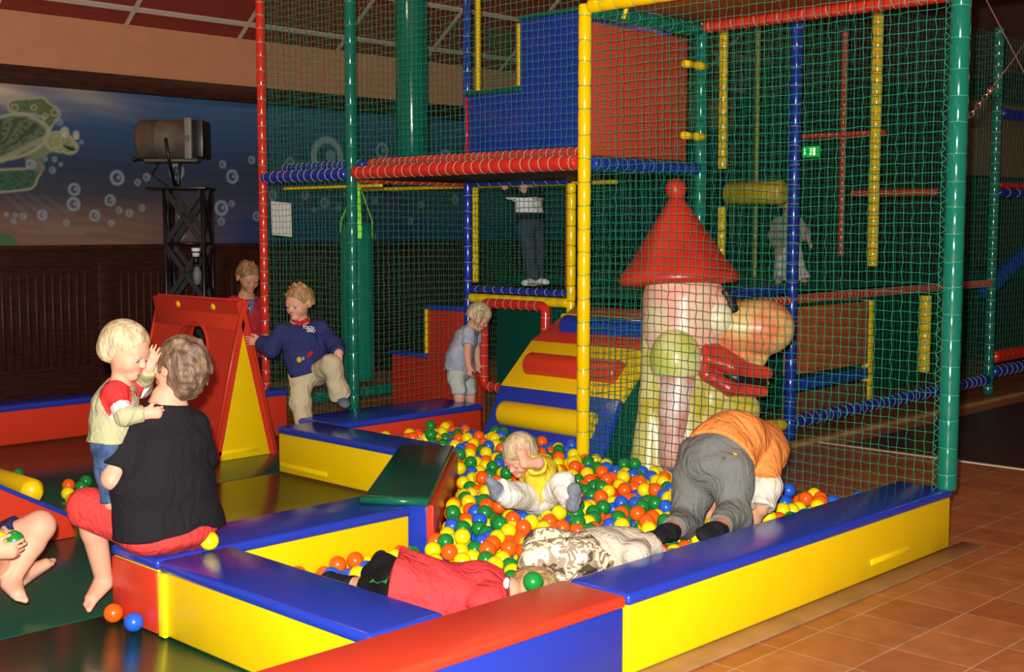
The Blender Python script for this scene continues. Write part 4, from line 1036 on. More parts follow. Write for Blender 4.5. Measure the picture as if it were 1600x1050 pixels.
def trouser_shape(J, A, length=2.0, g=.012, flare=0.0, top=.35, k=.02):
    S = Shape(k); hd = unit(V3(J['pL']) - V3(J['pR'])); dp, wh, wc = A['tor']; pel, che = V3(J['pel']), V3(J['che'])
    mid = (pel + che) / 2 if 'mid' not in J else V3(J['mid'])
    S.cone(pel, pel + (mid - pel) * top, dp + g, dp + g * .6, hd, (wh + g) / (dp + g), cut1=True)
    for s in 'LR':
        if 'k' + s not in J: continue
        a, b, c = V3(J['p' + s]), V3(J['k' + s]), V3(J['a' + s]); l = A['leg']
        if length <= 1: S.cone(a, a + (b - a) * length, l[0] + g, l[0] + (l[1] - l[0]) * length + g * 1.3, cut1=True)
        else:
            S.cone(a, b, l[0] + g, l[1] + g); e = length - 1
            S.cone(b, b + (c - b) * e, l[1] + g, (l[1] + (l[3] - l[1]) * e) + g * 1.2 + flare, cut1=True)
    return S
ADULT = dict(tor=(.125, .19, .175), neck=.058, arm=(.055, .042, .030), leg=(.088, .062, .056, .038), hand=.18, foot=.24, hs=.225, k=1.0)
def CHILD(f, **kw):
    """f = limb thickness relative to a one metre tall child"""
    d = dict(tor=(.075 * f, .105 * f, .108 * f), neck=.036 * f, arm=(.034 * f, .028 * f, .022 * f), leg=(.055 * f, .042 * f, .040 * f, .028 * f), hand=.115 * f, foot=.15 * f, hs=.2, k=.7)
    d.update(kw); return d
def finger_dirs(w, e): return unit(V3(w) - V3(e))
PEOPLE = []
def trace(S, x, y):
    """first point of a shape met by the sight line through (x, y) of the photo"""
    d = V3(ray(x, y)); dn = np.linalg.norm(d); d = d / dn; t = 3.0; o_ = V3(CAM)
    for _ in range(60):
        g = float(S.value((o_ + d * t)[None])[0])
        if g < .0015: break
        t += g * .8
        if t > 14: return None
    return Vector(o_ + d * (t - .010))
def decal(name, S, m_, par, pts, faces):
    vs = [trace(S, x, y) for x, y in pts]
    if any(v is None for v in vs): return None
    mb = MB(); mb.add(vs, faces, 0, True); return mb.build(name, m_, par)
def blob_decal(name, S, m_, par, cx, cy, rx, ry, rot=0, n=12):
    pts = [(cx, cy)] + [(cx + rx * math.cos(a) * math.cos(rot) - ry * math.sin(a) * math.sin(rot), cy + rx * math.cos(a) * math.sin(rot) + ry * math.sin(a) * math.cos(rot)) for a in [2 * PI * k / n for k in range(n)]]
    return decal(name, S, m_, par, pts, [(0, 1 + (k + 1) % n, 1 + k) for k in range(n)])
def text_decal(S, m_, par, txt, x, y, size, rot=0, bold=.02):
    """embroidered letters following the cloth"""
    cu = bpy.data.curves.new('letters', 'FONT'); cu.body = txt; cu.size = 1; cu.offset = bold; cu.align_x = 'CENTER'; cu.align_y = 'CENTER'; cu.resolution_u = 2
    to = bpy.data.objects.new('letters', cu); COL.objects.link(to); bpy.context.view_layer.update()
    me = bpy.data.meshes.new_from_object(to.evaluated_get(bpy.context.evaluated_depsgraph_get())); bpy.data.objects.remove(to)
    pts = [(x + size * (v.co.x * math.cos(rot) + v.co.y * math.sin(rot)), y - size * (v.co.y * math.cos(rot) - v.co.x * math.sin(rot))) for v in me.vertices]
    return decal('lettering', S, m_, par, pts, [tuple(f.vertices) for f in me.polygons])
def person(label, J, A, skin, h=.006, hair_kw=None, child=1.2, base=None, group=None, eyes_on=True, name='person'):
    S = body_shape(J, A, h); qR = None
    if 'hed' in J: qR = head(S, J['hed'], J['hf'], J['hu'], A['hs'], child)
    lo, hi = S.bounds(); c = base if base is not None else ((lo[0] + hi[0]) / 2, (lo[1] + hi[1]) / 2, lo[2])
    root = empty(name, c, label, 'person', group); PEOPLE.append((root, S))
    reg = None
    if qR:
        q, R = qR; s = A['hs']; lc = V3(q(0, .40, -.26))
        def reg(fc):
            Y = (fc - lc) @ R.T / s; return ((Y[:, 0] / .10) ** 2 + (Y[:, 1] / .07) ** 2 + (Y[:, 2] / .05) ** 2 < 1).astype(int)
    S.build('body', [skin, LIPS], root, h=h, region=reg)
    if qR and eyes_on: eyes(root, q, s, R, -.055 if child > 1 else 0)
    if qR and hair_kw:
        hk = dict(hair_kw); hair(root, hk.pop('m'), q, R, s, hk.pop('h', h), child, **hk)
    return root, qR

# --- woman sitting on the barrier with her back to us
J = dict(pel=P(262, 812, 4.98), mid=P(258, 755, 4.97), che=P(255, 698, 4.98), nec=P(264, 620, 4.97), hed=P(279, 571, 4.98), hf=D(-.82, .45, .30), hu=D(.18, -.1, 1),
         sL=P(202, 670, 4.90), eL=P(176, 748, 4.84), wL=P(158, 706, 4.98), hL=(D(.2, .6, .5), D(0, 0, 1), D(.9, .2, 0), .6),
         sR=P(300, 668, 5.05), eR=P(318, 745, 5.10), wR=P(268, 745, 5.28), hR=(D(-1, .1, .1), D(0, 0, 1), D(0, -1, 0), .5),
         pL=P(228, 826, 4.93), kL=P(140, 795, 4.98), aL=P(163, 908, 5.10), tL=(P(134, 948, 4.98), D(0.1, 0, 1)),
         pR=P(295, 822, 5.05), kR=P(205, 790, 5.33), aR=P(215, 880, 5.48), tR=(P(180, 912, 5.45), D(0.1, 0, 1)))
A = dict(ADULT); A.update(leg=(.09, .066, .050, .034), loose=.012, sloose=.006, foot=.22, tor=(.125, .20, .168), hs=.232, neck=.046)
W_, (q, R) = person('woman seen from behind in black t-shirt and red shorts sitting on the padded barrier', J, A, SKIN, .0055, None, 1.0)
def nz_h(X): return wrinkle(.0035, 60)(X)
H = Shape(.03); s = A['hs']
H.ell(q(0, -.09, .13), np.array((.385, .47, .43)) * s, R); H.ell(q(0, -.26, -.16), np.array((.31, .26, .38)) * s, R, k=.05)
H.ell(q(0, .40, -.18), np.array((.5, .34, .46)) * s, R, .02, neg=True)
for x in (-1, 1): H.ell(q(.42 * x, .04, -.13), np.array((.14, .13, .17)) * s, R, .015, neg=True)
rs = random.Random(3)
for k in range(46):
    a = rs.uniform(0, 2 * PI); z = rs.uniform(-.25, .5); rr = math.sqrt(max(0, 1 - (z / .56) ** 2)); b = (math.cos(a) * .37 * rr, -.09 + math.sin(a) * .45 * rr, .1 + z * .8)
    if b[1] > .18: continue
    H.cone(q(*b), q(b[0] * 1.06 + .03, b[1] * 1.1 - .03, b[2] - .14), .05 * s, .018 * s, k=.012)
H.build('hair', BROWN, W_, h=.0045, noise=nz_h)
shirt_shape(J, A, .80, .012, -.35).build('t_shirt', cloth('black_cotton', (26, 24, 28)), W_, h=.007, noise=wrinkle(.006, 15, 1.0))
T_ = trouser_shape(J, A, 1.10, .016); T_.ell(P(262, 832, 4.98), (.17, .17, .06), k=.05)
T_.build('shorts', cloth('coral_red_cotton', (214, 62, 58)), W_, h=.008, noise=wrinkle(.005, 16, 2.0))

# --- toddler standing on her lap
J = dict(pel=P(176, 690, 4.90), che=P(182, 628, 4.90), nec=P(190, 594, 4.88), hed=P(197, 547, 4.86), hf=D(.93, -.24, -.32), hu=D(.3, 0, 1),
         sR=P(180, 612, 4.82), eR=P(194, 650, 4.76), wR=P(226, 646, 4.78), hR=(D(1, .1, .05), D(0, 0, 1), D(-.1, 1, -.4), 1.6),
         sL=P(196, 612, 4.98), eL=P(222, 606, 5.04), wL=P(232, 575, 4.92), hL=(D(.45, -.1, 1), D(-1, 0, .2), D(.6, .9, 0), .25),
         pR=P(170, 700, 4.86), kR=P(170, 742, 4.88), aR=P(174, 786, 4.90), pL=P(182, 702, 4.96), kL=P(190, 745, 5.0), aL=P(186, 785, 5.0),
         tR=(P(190, 796, 4.86), D(0, 0, 1)), tL=(P(202, 794, 4.98), D(0, 0, 1)))
A = CHILD(.92, hs=.212, bare=False, loose=.006, tor=(.078, .092, .092))
T1, (q, R) = person('blond toddler in grey-green shirt with red shoulders standing on the woman\'s lap', J, A, SKIN, .0045, dict(m=BLOND, fringe=.10, back=-.30, amp=.003, seed=2, vol=.2), 1.2)
ss = shirt_shape(J, A, 1.97, .008, .0)
def reg(fc):
    m_ = np.zeros(len(fc), int)
    for s in 'LR':
        a, b = V3(J['s' + s]), V3(J['e' + s]); ab = b - a; t = ((fc - a) @ ab) / (ab @ ab); d = np.linalg.norm(fc - a - np.clip(t, 0, 1)[:, None] * ab, axis=1)
        near = d < .062
        m_[near & (t < .62)] = 1; m_[near & (t >= .62) & (t < .93)] = 2
    m_[np.linalg.norm(fc - (V3(J['nec']) - np.array([0, 0, .003])), axis=1) < .046] = 1
    return m_
ss.build('shirt', [cloth('sage_cotton', (168, 166, 128)), cloth('raglan_red', (214, 52, 52)), cloth('white_cotton', (230, 228, 222))], T1, h=.005, noise=wrinkle(.003, 26, 1.5), region=reg)
text_decal(ss, cloth('red_print', (176, 40, 44)), T1, 'cit', 209, 613, 15, .12)
trouser_shape(J, A, 1.93, .010).build('jeans', cloth('blue_denim', (74, 96, 130), rgb2=(46, 66, 100), vscale=20), T1, h=.006, noise=wrinkle(.004, 26, 4))

# --- sitter cut off by the left edge, holding two balls
J = dict(pel=P(-95, 905, 4.78), che=P(-120, 800, 4.85), nec=P(-115, 735, 4.85), hed=P(-100, 680, 4.8), hf=D(.8, -.3, -.5), hu=D(.3, 0, 1),
         sL=P(-120, 760, 4.65), eL=P(-70, 850, 4.45), wL=P(-14, 862, 4.60), hL=(D(1, .2, .02), D(0, -.2, 1), D(-.2, .3, 1), .8),
         sR=P(-100, 760, 5.05), eR=P(-50, 830, 5.0), wR=P(0, 838, 4.82), hR=(D(1, -.35, .0), D(0, -.3, .8), D(-.2, -.6, .2), .7),
         pL=P(-85, 905, 4.72), kL=P(-30, 872, 4.72), aL=P(36, 896, 5.12), tL=(P(84, 876, 5.20), D(-.3, -.3, 1)),
         pR=P(-70, 890, 4.95), kR=P(62, 822, 4.98), aR=P(16, 908, 4.86), tR=(P(32, 936, 4.78), D(-.2, .3, 1)))
A = dict(ADULT); A.update(leg=(.082, .060, .053, .034), hand=.15, foot=.17, arm=(.045, .035, .026), tor=(.11, .15, .15), loose=.01)
LP, (q, R) = person('barefoot person in navy shorts at left edge, sitting with knees up holding two balls', J, A, SKIN, .0055, dict(m=BROWN, fringe=.0, seed=8), 1.0)
Shape(.01).cone(P(56, 882, 5.42), P(62, 890, 5.38), .03, .028)
shirt_shape(J, A, .8, .010).build('shirt', cloth('grey_cotton', (120, 120, 124)), LP, h=.009, noise=wrinkle(.004, 18))
trouser_shape(J, A, .80, .016).build('shorts', cloth('navy_cotton', (40, 42, 84)), LP, h=.008, noise=wrinkle(.004, 18))
# --- boy in navy fleece stepping between the barriers
J = dict(pel=P(484, 578, 8.55), che=P(470, 527, 8.52), nec=P(468, 502, 8.50), hed=P(467, 473, 8.47), hf=D(-.50, -.85, -.14), hu=D(-.02, 0, 1),
         sR=P(440, 517, 8.45), eR=P(424, 546, 8.42), wR=P(407, 534, 8.48), hR=(D(-1, .4, .05), D(0, 0, 1), D(-.3, -.9, 0), .3),
         sL=P(500, 513, 8.58), eL=P(524, 540, 8.50), wL=P(529, 551, 8.42), hL=(D(-.05, -.3, -1), D(-1, 0, 0), D(-.2, 1, 0), .9),
         pR=P(472, 588, 8.52), kR=P(469, 632, 8.46), aR=P(483, 690, 8.52), tR=(P(478, 712, 8.40), D(0, 0, 1)),
         pL=P(496, 582, 8.62), kL=P(517, 572, 8.34), aL=P(534, 622, 8.42), tL=(P(540, 634, 8.28), D(0, .3, 1)))
A = CHILD(1.22, hs=.222, bare=False, loose=.012, sloose=.012)
NB, (q, R) = person('boy in navy fleece and beige trousers stepping over by the green post', J, A, SKIN, .006, dict(m=SANDY, fringe=.06, back=-.12, spikes=30, seed=5, vol=.3, amp=.006), 1.2)
ss = shirt_shape(J, A, 1.95, .012, -.1); ss.build('fleece', cloth('navy_fleece', (44, 52, 100)), NB, h=.007, noise=wrinkle(.005, 20, 1))
WP = cloth('white_print', (225, 225, 225)); text_decal(ss, WP, NB, 'TDCN', 482, 512, 6.5, .1, .04); text_decal(ss, WP, NB, 'ENU', 486, 517, 6.5, .1, .04)
blob_decal('applique', ss, cloth('gold_print', (206, 160, 40)), NB, 467.5, 562, 4, 4.5); blob_decal('applique', ss, cloth('light_blue_print', (120, 150, 200)), NB, 474, 560, 2, 3); blob_decal('applique', ss, cloth('red_print', (176, 40, 44)), NB, 484, 553.5, 6.5, 3, -.85)
Shape(.01).chain([P(458, 500, 8.44), P(468, 506, 8.42), P(482, 499, 8.46)], [.014, .014, .014]).build('collar', cloth('red_collar', (190, 40, 44)), NB, h=.005)
trouser_shape(J, A, 1.96, .018, .010).build('trousers', cloth('beige_cotton', (196, 182, 146)), NB, h=.008, noise=wrinkle(.007, 20, 3))
foot_s = Shape(.01); foot(foot_s, J['aL'], J['tL'][0], J['tL'][1], .16, .040, False); foot_s.build('sock', cloth('grey_blue_sock', (96, 112, 128)), NB, h=.006)

# --- boy in red t-shirt behind the wedge
J = dict(pel=P(383, 560, 10.15), che=P(383, 490, 10.15), nec=P(385, 462, 10.12), hed=P(388, 433, 10.05), hf=D(.55, -.75, -.30), hu=D(0.05, -.1, 1),
         sR=P(366, 474, 10.1), eR=P(368, 520, 10.05), wR=P(380, 545, 9.95), hR=(D(.3, -.2, -1), D(-1, 0, 0), D(0, 1, 0), .4),
         sL=P(399, 474, 10.2), eL=P(397, 505, 10.2), wL=P(397, 528, 10.15), hL=(D(.1, -.1, -1), D(-.3, -1, 0), D(-1, 0, 0), .5),
         pR=P(374, 575, 10.1), kR=P(374, 615, 10.05), aR=P(374, 652, 10.1), pL=P(392, 575, 10.2), kL=P(392, 615, 10.15), aL=P(392, 650, 10.2))
J['tR'] = (P(374, 662, 9.9), D(0, 0, 1)); J['tL'] = (P(392, 660, 10.0), D(0, 0, 1))
A = CHILD(1.25, hs=.228, bare=False, loose=.01)
RB, (q, R) = person('boy in red t-shirt looking down behind the tall red wedge and red post', J, A, SKIN2, .007, dict(m=LBROWN, fringe=.04, back=-.1, spikes=16, seed=6, vol=.3, amp=.006), 1.2)
ss = shirt_shape(J, A, .75, .012); ss.build('t_shirt', cloth('faded_red_cotton', (182, 48, 60)), RB, h=.008, noise=wrinkle(.005, 20))
decal('print', ss, WP, RB, [(377, 468), (389, 468), (391, 484), (384, 482), (381, 473)], [(0, 4, 3, 2, 1)]); decal('print', ss, cloth('blue_print', (80, 120, 180)), RB, [(389, 470), (397, 469), (396, 478), (391, 492), (387, 482)], [(0, 4, 3, 2, 1)])
trouser_shape(J, A, 1.5, .014).build('shorts', cloth('navy_cotton', (40, 42, 84)), RB, h=.009)

# --- child standing on the upper deck behind the net
J = dict(pel=P(829, 348, 9.75), che=P(826, 316, 9.78), nec=P(824, 302, 9.78), hed=P(824, 285, 9.72), hf=D(-.4, -.8, -.5), hu=D(0, -.4, 1),
         sR=P(811, 308, 9.72), eR=P(796, 302, 9.66), wR=P(789, 293, 9.62), hR=(D(-.1, -.1, 1), D(1, 0, 0), D(0, -1, 0), .5),
         sL=P(841, 306, 9.85), eL=P(836, 302, 9.65), wL=P(819, 298, 9.60), hL=(D(-.3, -.1, 1), D(1, 0, 0), D(0, -1, 0), .5),
         pR=P(821, 358, 9.72), kR=P(828, 398, 9.68), aR=P(832, 438, 9.76), tR=(P(818, 443, 9.62), D(0, 0, 1)),
         pL=P(838, 358, 9.80), kL=P(841, 398, 9.78), aL=P(840, 437, 9.80), tL=(P(856, 442, 9.70), D(0, 0, 1)))
A = CHILD(.98, hs=.2, bare=False, loose=.006)
TE, (q, R) = person('child in black and white top and dark trousers standing on the deck behind net', J, A, SKIN2, .007, dict(m=LBROWN, seed=4), 1.2)
wl = P(826, 309, 9.8).z
shirt_shape(J, A, 1.9, .010).build('sweater', [cloth('black_knit', (24, 24, 30)), cloth('white_knit', (214, 214, 212))], TE, h=.007, noise=wrinkle(.003, 20),
    region=lambda fc: ((fc[:, 2] < wl) & (fc[:, 2] > P(826, 332, 9.8).z)).astype(int))
trouser_shape(J, A, 1.94, .014, .008).build('trousers', [cloth('dark_navy_trousers', (56, 58, 76)), cloth('grey_stripe', (96, 98, 112))], TE, h=.007, noise=wrinkle(.004, 20))
for s in 'LR':
    f_ = Shape(.01); foot(f_, J['a' + s], J['t' + s][0], J['t' + s][1], .16, .034, False); f_.build('shoe', cloth('white_sneaker', (220, 220, 212)), TE, h=.006)

# --- girl in grey t-shirt
J = dict(pel=P(718, 578, 9.3), mid=P(718, 556, 9.3), che=P(728, 530, 9.3), nec=P(738, 511, 9.28), hed=P(749, 495, 9.25), hf=D(.82, -.25, -.55), hu=D(.55, 0, .8),
         sR=P(733, 520, 9.16), eR=P(730, 551, 9.10), wR=P(732, 572, 9.06), hR=(D(.1, 0, -1), D(.6, -.6, 0), D(-.7, .7, 0), .9),
         sL=P(740, 520, 9.42), eL=P(745, 548, 9.44), wL=P(746, 566, 9.44), hL=(D(0, 0, -1), D(.6, -.6, 0), D(-.7, .7, 0), .9),
         pR=P(712, 585, 9.24), kR=P(717, 608, 9.20), aR=P(719, 645, 9.22), pL=P(724, 585, 9.40), kL=P(733, 608, 9.40), aL=P(737, 645, 9.42))
J['tR'] = (P(728, 655, 9.12), D(0, 0, 1)); J['tL'] = (P(748, 652, 9.34), D(0, 0, 1))
A = CHILD(1.02, hs=.19, loose=.014, bare=False)
GG, (q, R) = person('blond girl with pigtails in light grey t-shirt and shorts bending by the red door loop', J, A, SKIN, .006, dict(m=BLOND, fringe=-.02, back=-.22, seed=9, vol=.8, amp=.008), 1.2)
H = Shape(.012)
for x in (-1, 1):
    H = Shape(.012); H.chain([q(.33 * x, .02, .22), q(.46 * x, .08, .16), q(.50 * x, .16, -.12), q(.44 * x, .22, -.42)], [.016, .026, .024, .010]); H.build('pigtail', BLOND, GG, h=.005, noise=wrinkle(.002, 80))
shirt_shape(J, A, .62, .010).build('t_shirt', cloth('pale_grey_cotton', (188, 194, 206), rgb2=(150, 156, 176), vscale=5), GG, h=.007, noise=wrinkle(.004, 24))
trouser_shape(J, A, 1.15, .014).build('shorts', cloth('pale_green_grey_cotton', (178, 188, 182)), GG, h=.007, noise=wrinkle(.005, 24))

# --- pale figure on the rear deck
J = dict(pel=P(1230, 385, 9.85), che=P(1230, 352, 9.85), nec=P(1231, 338, 9.85), hed=P(1232, 318, 9.82), hf=D(.3, -.9, -.2), hu=D(0, 0, 1),
         sR=P(1216, 348, 9.85), eR=P(1208, 368, 9.85), wR=P(1216, 384, 9.75), hR=(D(.3, -.2, -1), D(0, -1, 0), D(1, 0, 0), .5),
         sL=P(1246, 348, 9.85), eL=P(1256, 362, 9.85), wL=P(1264, 376, 9.85), hL=(D(.3, -.2, -1), D(0, -1, 0), D(-1, 0, 0), .5),
         pR=P(1224, 392, 9.85), kR=P(1220, 415, 9.85), aR=P(1219, 437, 9.85), tR=(P(1215, 441, 9.7), D(0, 0, 1)), pL=P(1240, 392, 9.85), kL=P(1248, 415, 9.85), aL=P(1254, 436, 9.85), tL=(P(1258, 440, 9.7), D(0, 0, 1)))
A = CHILD(.85, hs=.17, bare=False, loose=.01)
GH, (q, R) = person('child in pale grey sweater and white trousers far back behind blue post', J, A, SKIN2, .008, dict(m=LBROWN, seed=4), 1.2)
shirt_shape(J, A, 1.9, .014).build('sweater', cloth('dim_grey_knit', (140, 132, 124)), GH, h=.009, noise=wrinkle(.004, 20))
trouser_shape(J, A, 1.98, .012, .022).build('trousers', cloth('offwhite_trousers', (190, 180, 176)), GH, h=.009, noise=wrinkle(.004, 20))

# --- blond toddler in yellow among the balls
J = dict(pel=P(838, 776, 6.15), mid=P(842, 758, 6.15), che=P(843, 738, 6.12), nec=P(832, 722, 6.08), hed=P(811, 711, 6.02), hf=D(-.55, -.62, -.52), hu=D(-.25, -.35, .85),
         sR=P(838, 728, 5.98), eR=P(841, 723, 5.84), wR=P(820, 725, 5.80), hR=(D(-.25, 0, 1), D(.6, .3, 0), D(-.5, .8, .0), .25),
         sL=P(850, 732, 6.24), eL=P(862, 752, 6.3), wL=P(868, 768, 6.28), hL=(D(.2, .1, -1), D(-1, 0, 0), D(0, 1, 0), .4),
         pR=P(822, 776, 6.08), kR=P(796, 773, 5.92), aR=P(777, 765, 5.88), tR=(P(762, 747, 5.84), D(.8, .5, .6)),
         pL=P(852, 774, 6.15), kL=P(880, 758, 5.98), aL=P(896, 784, 5.92), tL=(P(898, 756, 5.86), D(.2, 1, .1)))
A = CHILD(.98, hs=.192, bare=False, loose=.006)
TY_, (q, R) = person('blond toddler in yellow top and white trousers sitting among the balls, one hand raised', J, A, SKIN, .0042, dict(m=BLOND, fringe=-.02, back=-.32, seed=3, amp=.006, vol=.6), 1.2)
shirt_shape(J, A, .28, .009).build('top', cloth('yellow_knit', (226, 196, 50)), TY_, h=.0055, noise=wrinkle(.003, 40))
trouser_shape(J, A, 1.9, .016, .006).build('trousers', cloth('white_cotton_trousers', (220, 220, 208)), TY_, h=.006, noise=wrinkle(.006, 26, 2))
for s in 'LR':
    f_ = Shape(.01); foot(f_, J['a' + s], J['t' + s][0], J['t' + s][1], .16, .034, False); f_.build('sock', cloth('dusty_grey_sock', (134, 142, 152), vary=.3), TY_, h=.0055)

# --- child kneeling and bending over, orange shirt
J = dict(pel=P(1118, 722, 5.72), mid=P(1142, 690, 5.82), che=P(1180, 700, 5.98), nec=P(1196, 716, 6.12), hed=P(1190, 728, 6.28), hf=D(-.3, .2, -1), hu=D(.2, .9, -.3),
         sR=P(1194, 712, 5.84), eR=P(1196, 762, 5.72), wR=P(1190, 796, 5.66), hR=(D(-.5, .2, -1), D(-.8, -.3, 0), D(-.3, .9, 0), .5),
         sL=P(1168, 716, 6.14), eL=P(1140, 758, 6.16), wL=P(1112, 786, 6.05), hL=(D(-.1, 0, -1), D(1, 0, 0), D(0, 1, 0), .5),
         pL=P(1090, 722, 5.80), kL=P(1074, 812, 5.76), aL=P(1044, 832, 5.50), tL=(P(1022, 842, 5.38), D(-.4, -.8, .3)),
         pR=P(1144, 728, 5.66), kR=P(1146, 806, 5.60), aR=P(1118, 830, 5.34), tR=(P(1094, 838, 5.22), D(-.4, -.8, .3)))
A = CHILD(1.45, hs=.21, bare=False, loose=.012, sloose=.014, tor=(.12, .145, .13), leg=(.086, .062, .052, .036), arm=(.05, .042, .032), hand=.14, foot=.19)
OB, (q, R) = person('child kneeling bent over in orange shirt and grey trousers at the front barrier', J, A, SKIN2, .006, dict(m=BROWN, seed=4), 1.2)
ss = shirt_shape(J, A, 1.95, .018, .20); zc_ = P(1195, 742, 5.74).z
def reg(fc):
    m_ = np.zeros(len(fc), int)
    for s in 'LR':
        a, b, c = V3(J['s' + s]), V3(J['e' + s]), V3(J['w' + s]); ab = c - a; t = ((fc - a) @ ab) / (ab @ ab); d = np.linalg.norm(fc - a - np.clip(t, 0, 1)[:, None] * ab, axis=1)
        m_[(d < .13) & (t > .2) & (fc[:, 2] < zc_)] = 1
    return m_
ss.build('shirt', [cloth('orange_cotton', (236, 144, 70)), cloth('offwhite_cotton', (214, 208, 190))], OB, h=.007, noise=wrinkle(.006, 20, 1, (1, .2, .1)), region=reg)
T_ = trouser_shape(J, A, 1.72, .018, -.012, top=.42, k=.03)
T_.build('trousers', cloth('grey_cargo_cotton', (112, 114, 108)), OB, h=.007, noise=wrinkle(.008, 17, 3))
decal('pocket_label', T_, BLK, OB, [(1128, 714), (1135, 715), (1135, 721), (1128, 720)], [(0, 3, 2, 1)]); decal('pocket_label', T_, MATS['gold_print'], OB, [(1146, 706), (1152, 709), (1151, 712), (1146, 711)], [(0, 3, 2, 1)])
for s in 'LR':
    f_ = Shape(.012); foot(f_, J['a' + s], J['t' + s][0], J['t' + s][1], .21, .043, False); f_.build('sock', cloth('black_sock', (30, 30, 34)), OB, h=.006)

# --- child lying face down, camouflage trousers
J = dict(pel=P(922, 868, 5.02), mid=P(945, 862, 5.04), che=P(985, 862, 5.06), nec=P(1008, 868, 5.06), hed=P(1048, 902, 5.14), hf=D(.3, -.2, -.9), hu=D(1, 0, .1),
         sR=P(992, 868, 4.92), eR=P(1020, 852, 5.02), wR=P(1042, 876, 5.02), hR=(D(.8, 0, -.3), D(0, 1, 0), D(0, 0, -1), .4),
         sL=P(996, 856, 5.18), eL=P(1022, 852, 5.24), wL=P(1030, 872, 5.24), hL=(D(.8, 0, -.4), D(0, 1, 0), D(0, 0, -1), .4),
         pL=P(905, 862, 5.10), kL=P(846, 856, 5.12), aL=P(872, 902, 5.2), pR=P(905, 872, 4.92), kR=P(838, 878, 4.90), aR=P(880, 915, 4.9),
         tL=(P(890, 910, 5.2), D(0, 0, 1)), tR=(P(900, 925, 4.9), D(0, 0, 1)))
A = CHILD(1.2, hs=.2, bare=False, loose=.008, tor=(.085, .115, .12))
CB, (q, R) = person('child lying face down in camouflage trousers and beige shirt near the front barrier', J, A, SKIN, .006, dict(m=SANDY, seed=4), 1.2)
shirt_shape(J, A, .9, .010).build('shirt', cloth('beige_jersey', (186, 176, 156)), CB, h=.007, noise=wrinkle(.004, 24, 1, (1, .2, .2)))
def camo():
    m = cloth('camouflage_cotton', (222, 216, 176)); nt = m.node_tree; b = nt.nodes['Principled BSDF']
    tc = nt.nodes.new('ShaderNodeTexCoord'); n = nt.nodes.new('ShaderNodeTexNoise'); n.inputs['Scale'].default_value = 15; n.inputs['Detail'].default_value = 3; n.inputs['Distortion'].default_value = .7
    nt.links.new(tc.outputs['Object'], n.inputs['Vector']); r = nt.nodes.new('ShaderNodeValToRGB'); r.color_ramp.interpolation = 'CONSTANT'
    e = r.color_ramp.elements; e[0].position = 0; e[0].color = srgb((80, 66, 50)); e[1].position = .38; e[1].color = srgb((156, 136, 114))
    for p_, c_ in ((.47, (226, 220, 180)), (.58, (146, 124, 102)), (.66, (232, 228, 196))): x = e.new(p_); x.color = srgb(c_)
    nt.links.new(n.outputs['Fac'], r.inputs[0]); nt.links.new(r.outputs[0], b.inputs['Base Color']); return m
trouser_shape(J, A, 1.9, .022, .008, top=1.0).build('trousers', camo(), CB, h=.007, noise=wrinkle(.008, 22, 3))

# --- child lying in red shirt and black trousers
J = dict(pel=P(632, 916, 4.68), mid=P(690, 930, 4.68), che=P(748, 928, 4.70), nec=P(794, 922, 4.72), hed=P(826, 929, 4.78), hf=D(-.1, .3, -.9), hu=D(1, .1, .1),
         sR=P(765, 940, 4.56), eR=P(745, 966, 4.52), wR=P(795, 975, 4.6), hR=(D(.8, 0, -.3), D(0, 1, 0), D(0, 0, -1), .4),
         sL=P(768, 916, 4.84), eL=P(800, 935, 4.92), wL=P(835, 950, 4.9), hL=(D(.8, 0, -.4), D(0, 1, 0), D(0, 0, -1), .4),
         pL=P(628, 908, 4.76), kL=P(592, 898, 4.95), aL=P(592, 880, 4.98), tL=(P(598, 862, 5.0), D(-1, 0, .2)),
         pR=P(622, 918, 4.66), kR=P(590, 920, 4.76), aR=P(552, 914, 4.86), tR=(P(506, 900, 4.98), D(-.1, .1, 1)))
A = CHILD(1.15, hs=.2, bare=False, loose=.012, tor=(.09, .12, .12), leg=(.066, .05, .042, .030))
RC, (q, R) = person('child lying face down in red shirt and black trousers in near corner of balls', J, A, SKIN, .006, dict(m=SANDY, seed=12, fringe=-.1, back=-.55, vol=1.4), 1.2)
shirt_shape(J, A, .9, .022, -.35).build('shirt', cloth('red_jersey', (214, 60, 62)), RC, h=.007, noise=wrinkle(.006, 20, 1, (1, .2, .2)))
T_ = trouser_shape(J, A, 1.35, .014, .0, top=.05); T_.ell(P(600, 890, 4.80), (.065, .065, .065), k=.04); T_.build('trousers', cloth('black_tracksuit', (18, 18, 20)), RC, h=.007, noise=wrinkle(.005, 20, 3))
for s in 'LR':
    f_ = Shape(.012); foot(f_, J['a' + s], J['t' + s][0], J['t' + s][1], .17, .036, False); f_.build('sock', MATS['black_sock'], RC, h=.006)
decal('print', T_, cloth('green_print', (40, 160, 60)), RC, [(576, 911), (584, 902), (592, 898), (607, 896), (606, 904), (603, 912), (597, 909), (590, 912), (584, 909)], [(0, 8, 7, 6, 5, 4, 3, 2, 1)]); decal('print', T_, MATS['gold_print'], RC, [(590, 897), (594, 894), (602, 895), (600, 898)], [(0, 3, 2, 1)])
MB().ring([P(793, 903, 4.62), P(791, 911, 4.58), P(790, 919, 4.58)], [.010, .013, .010], 10).build('collar', WP, RC)

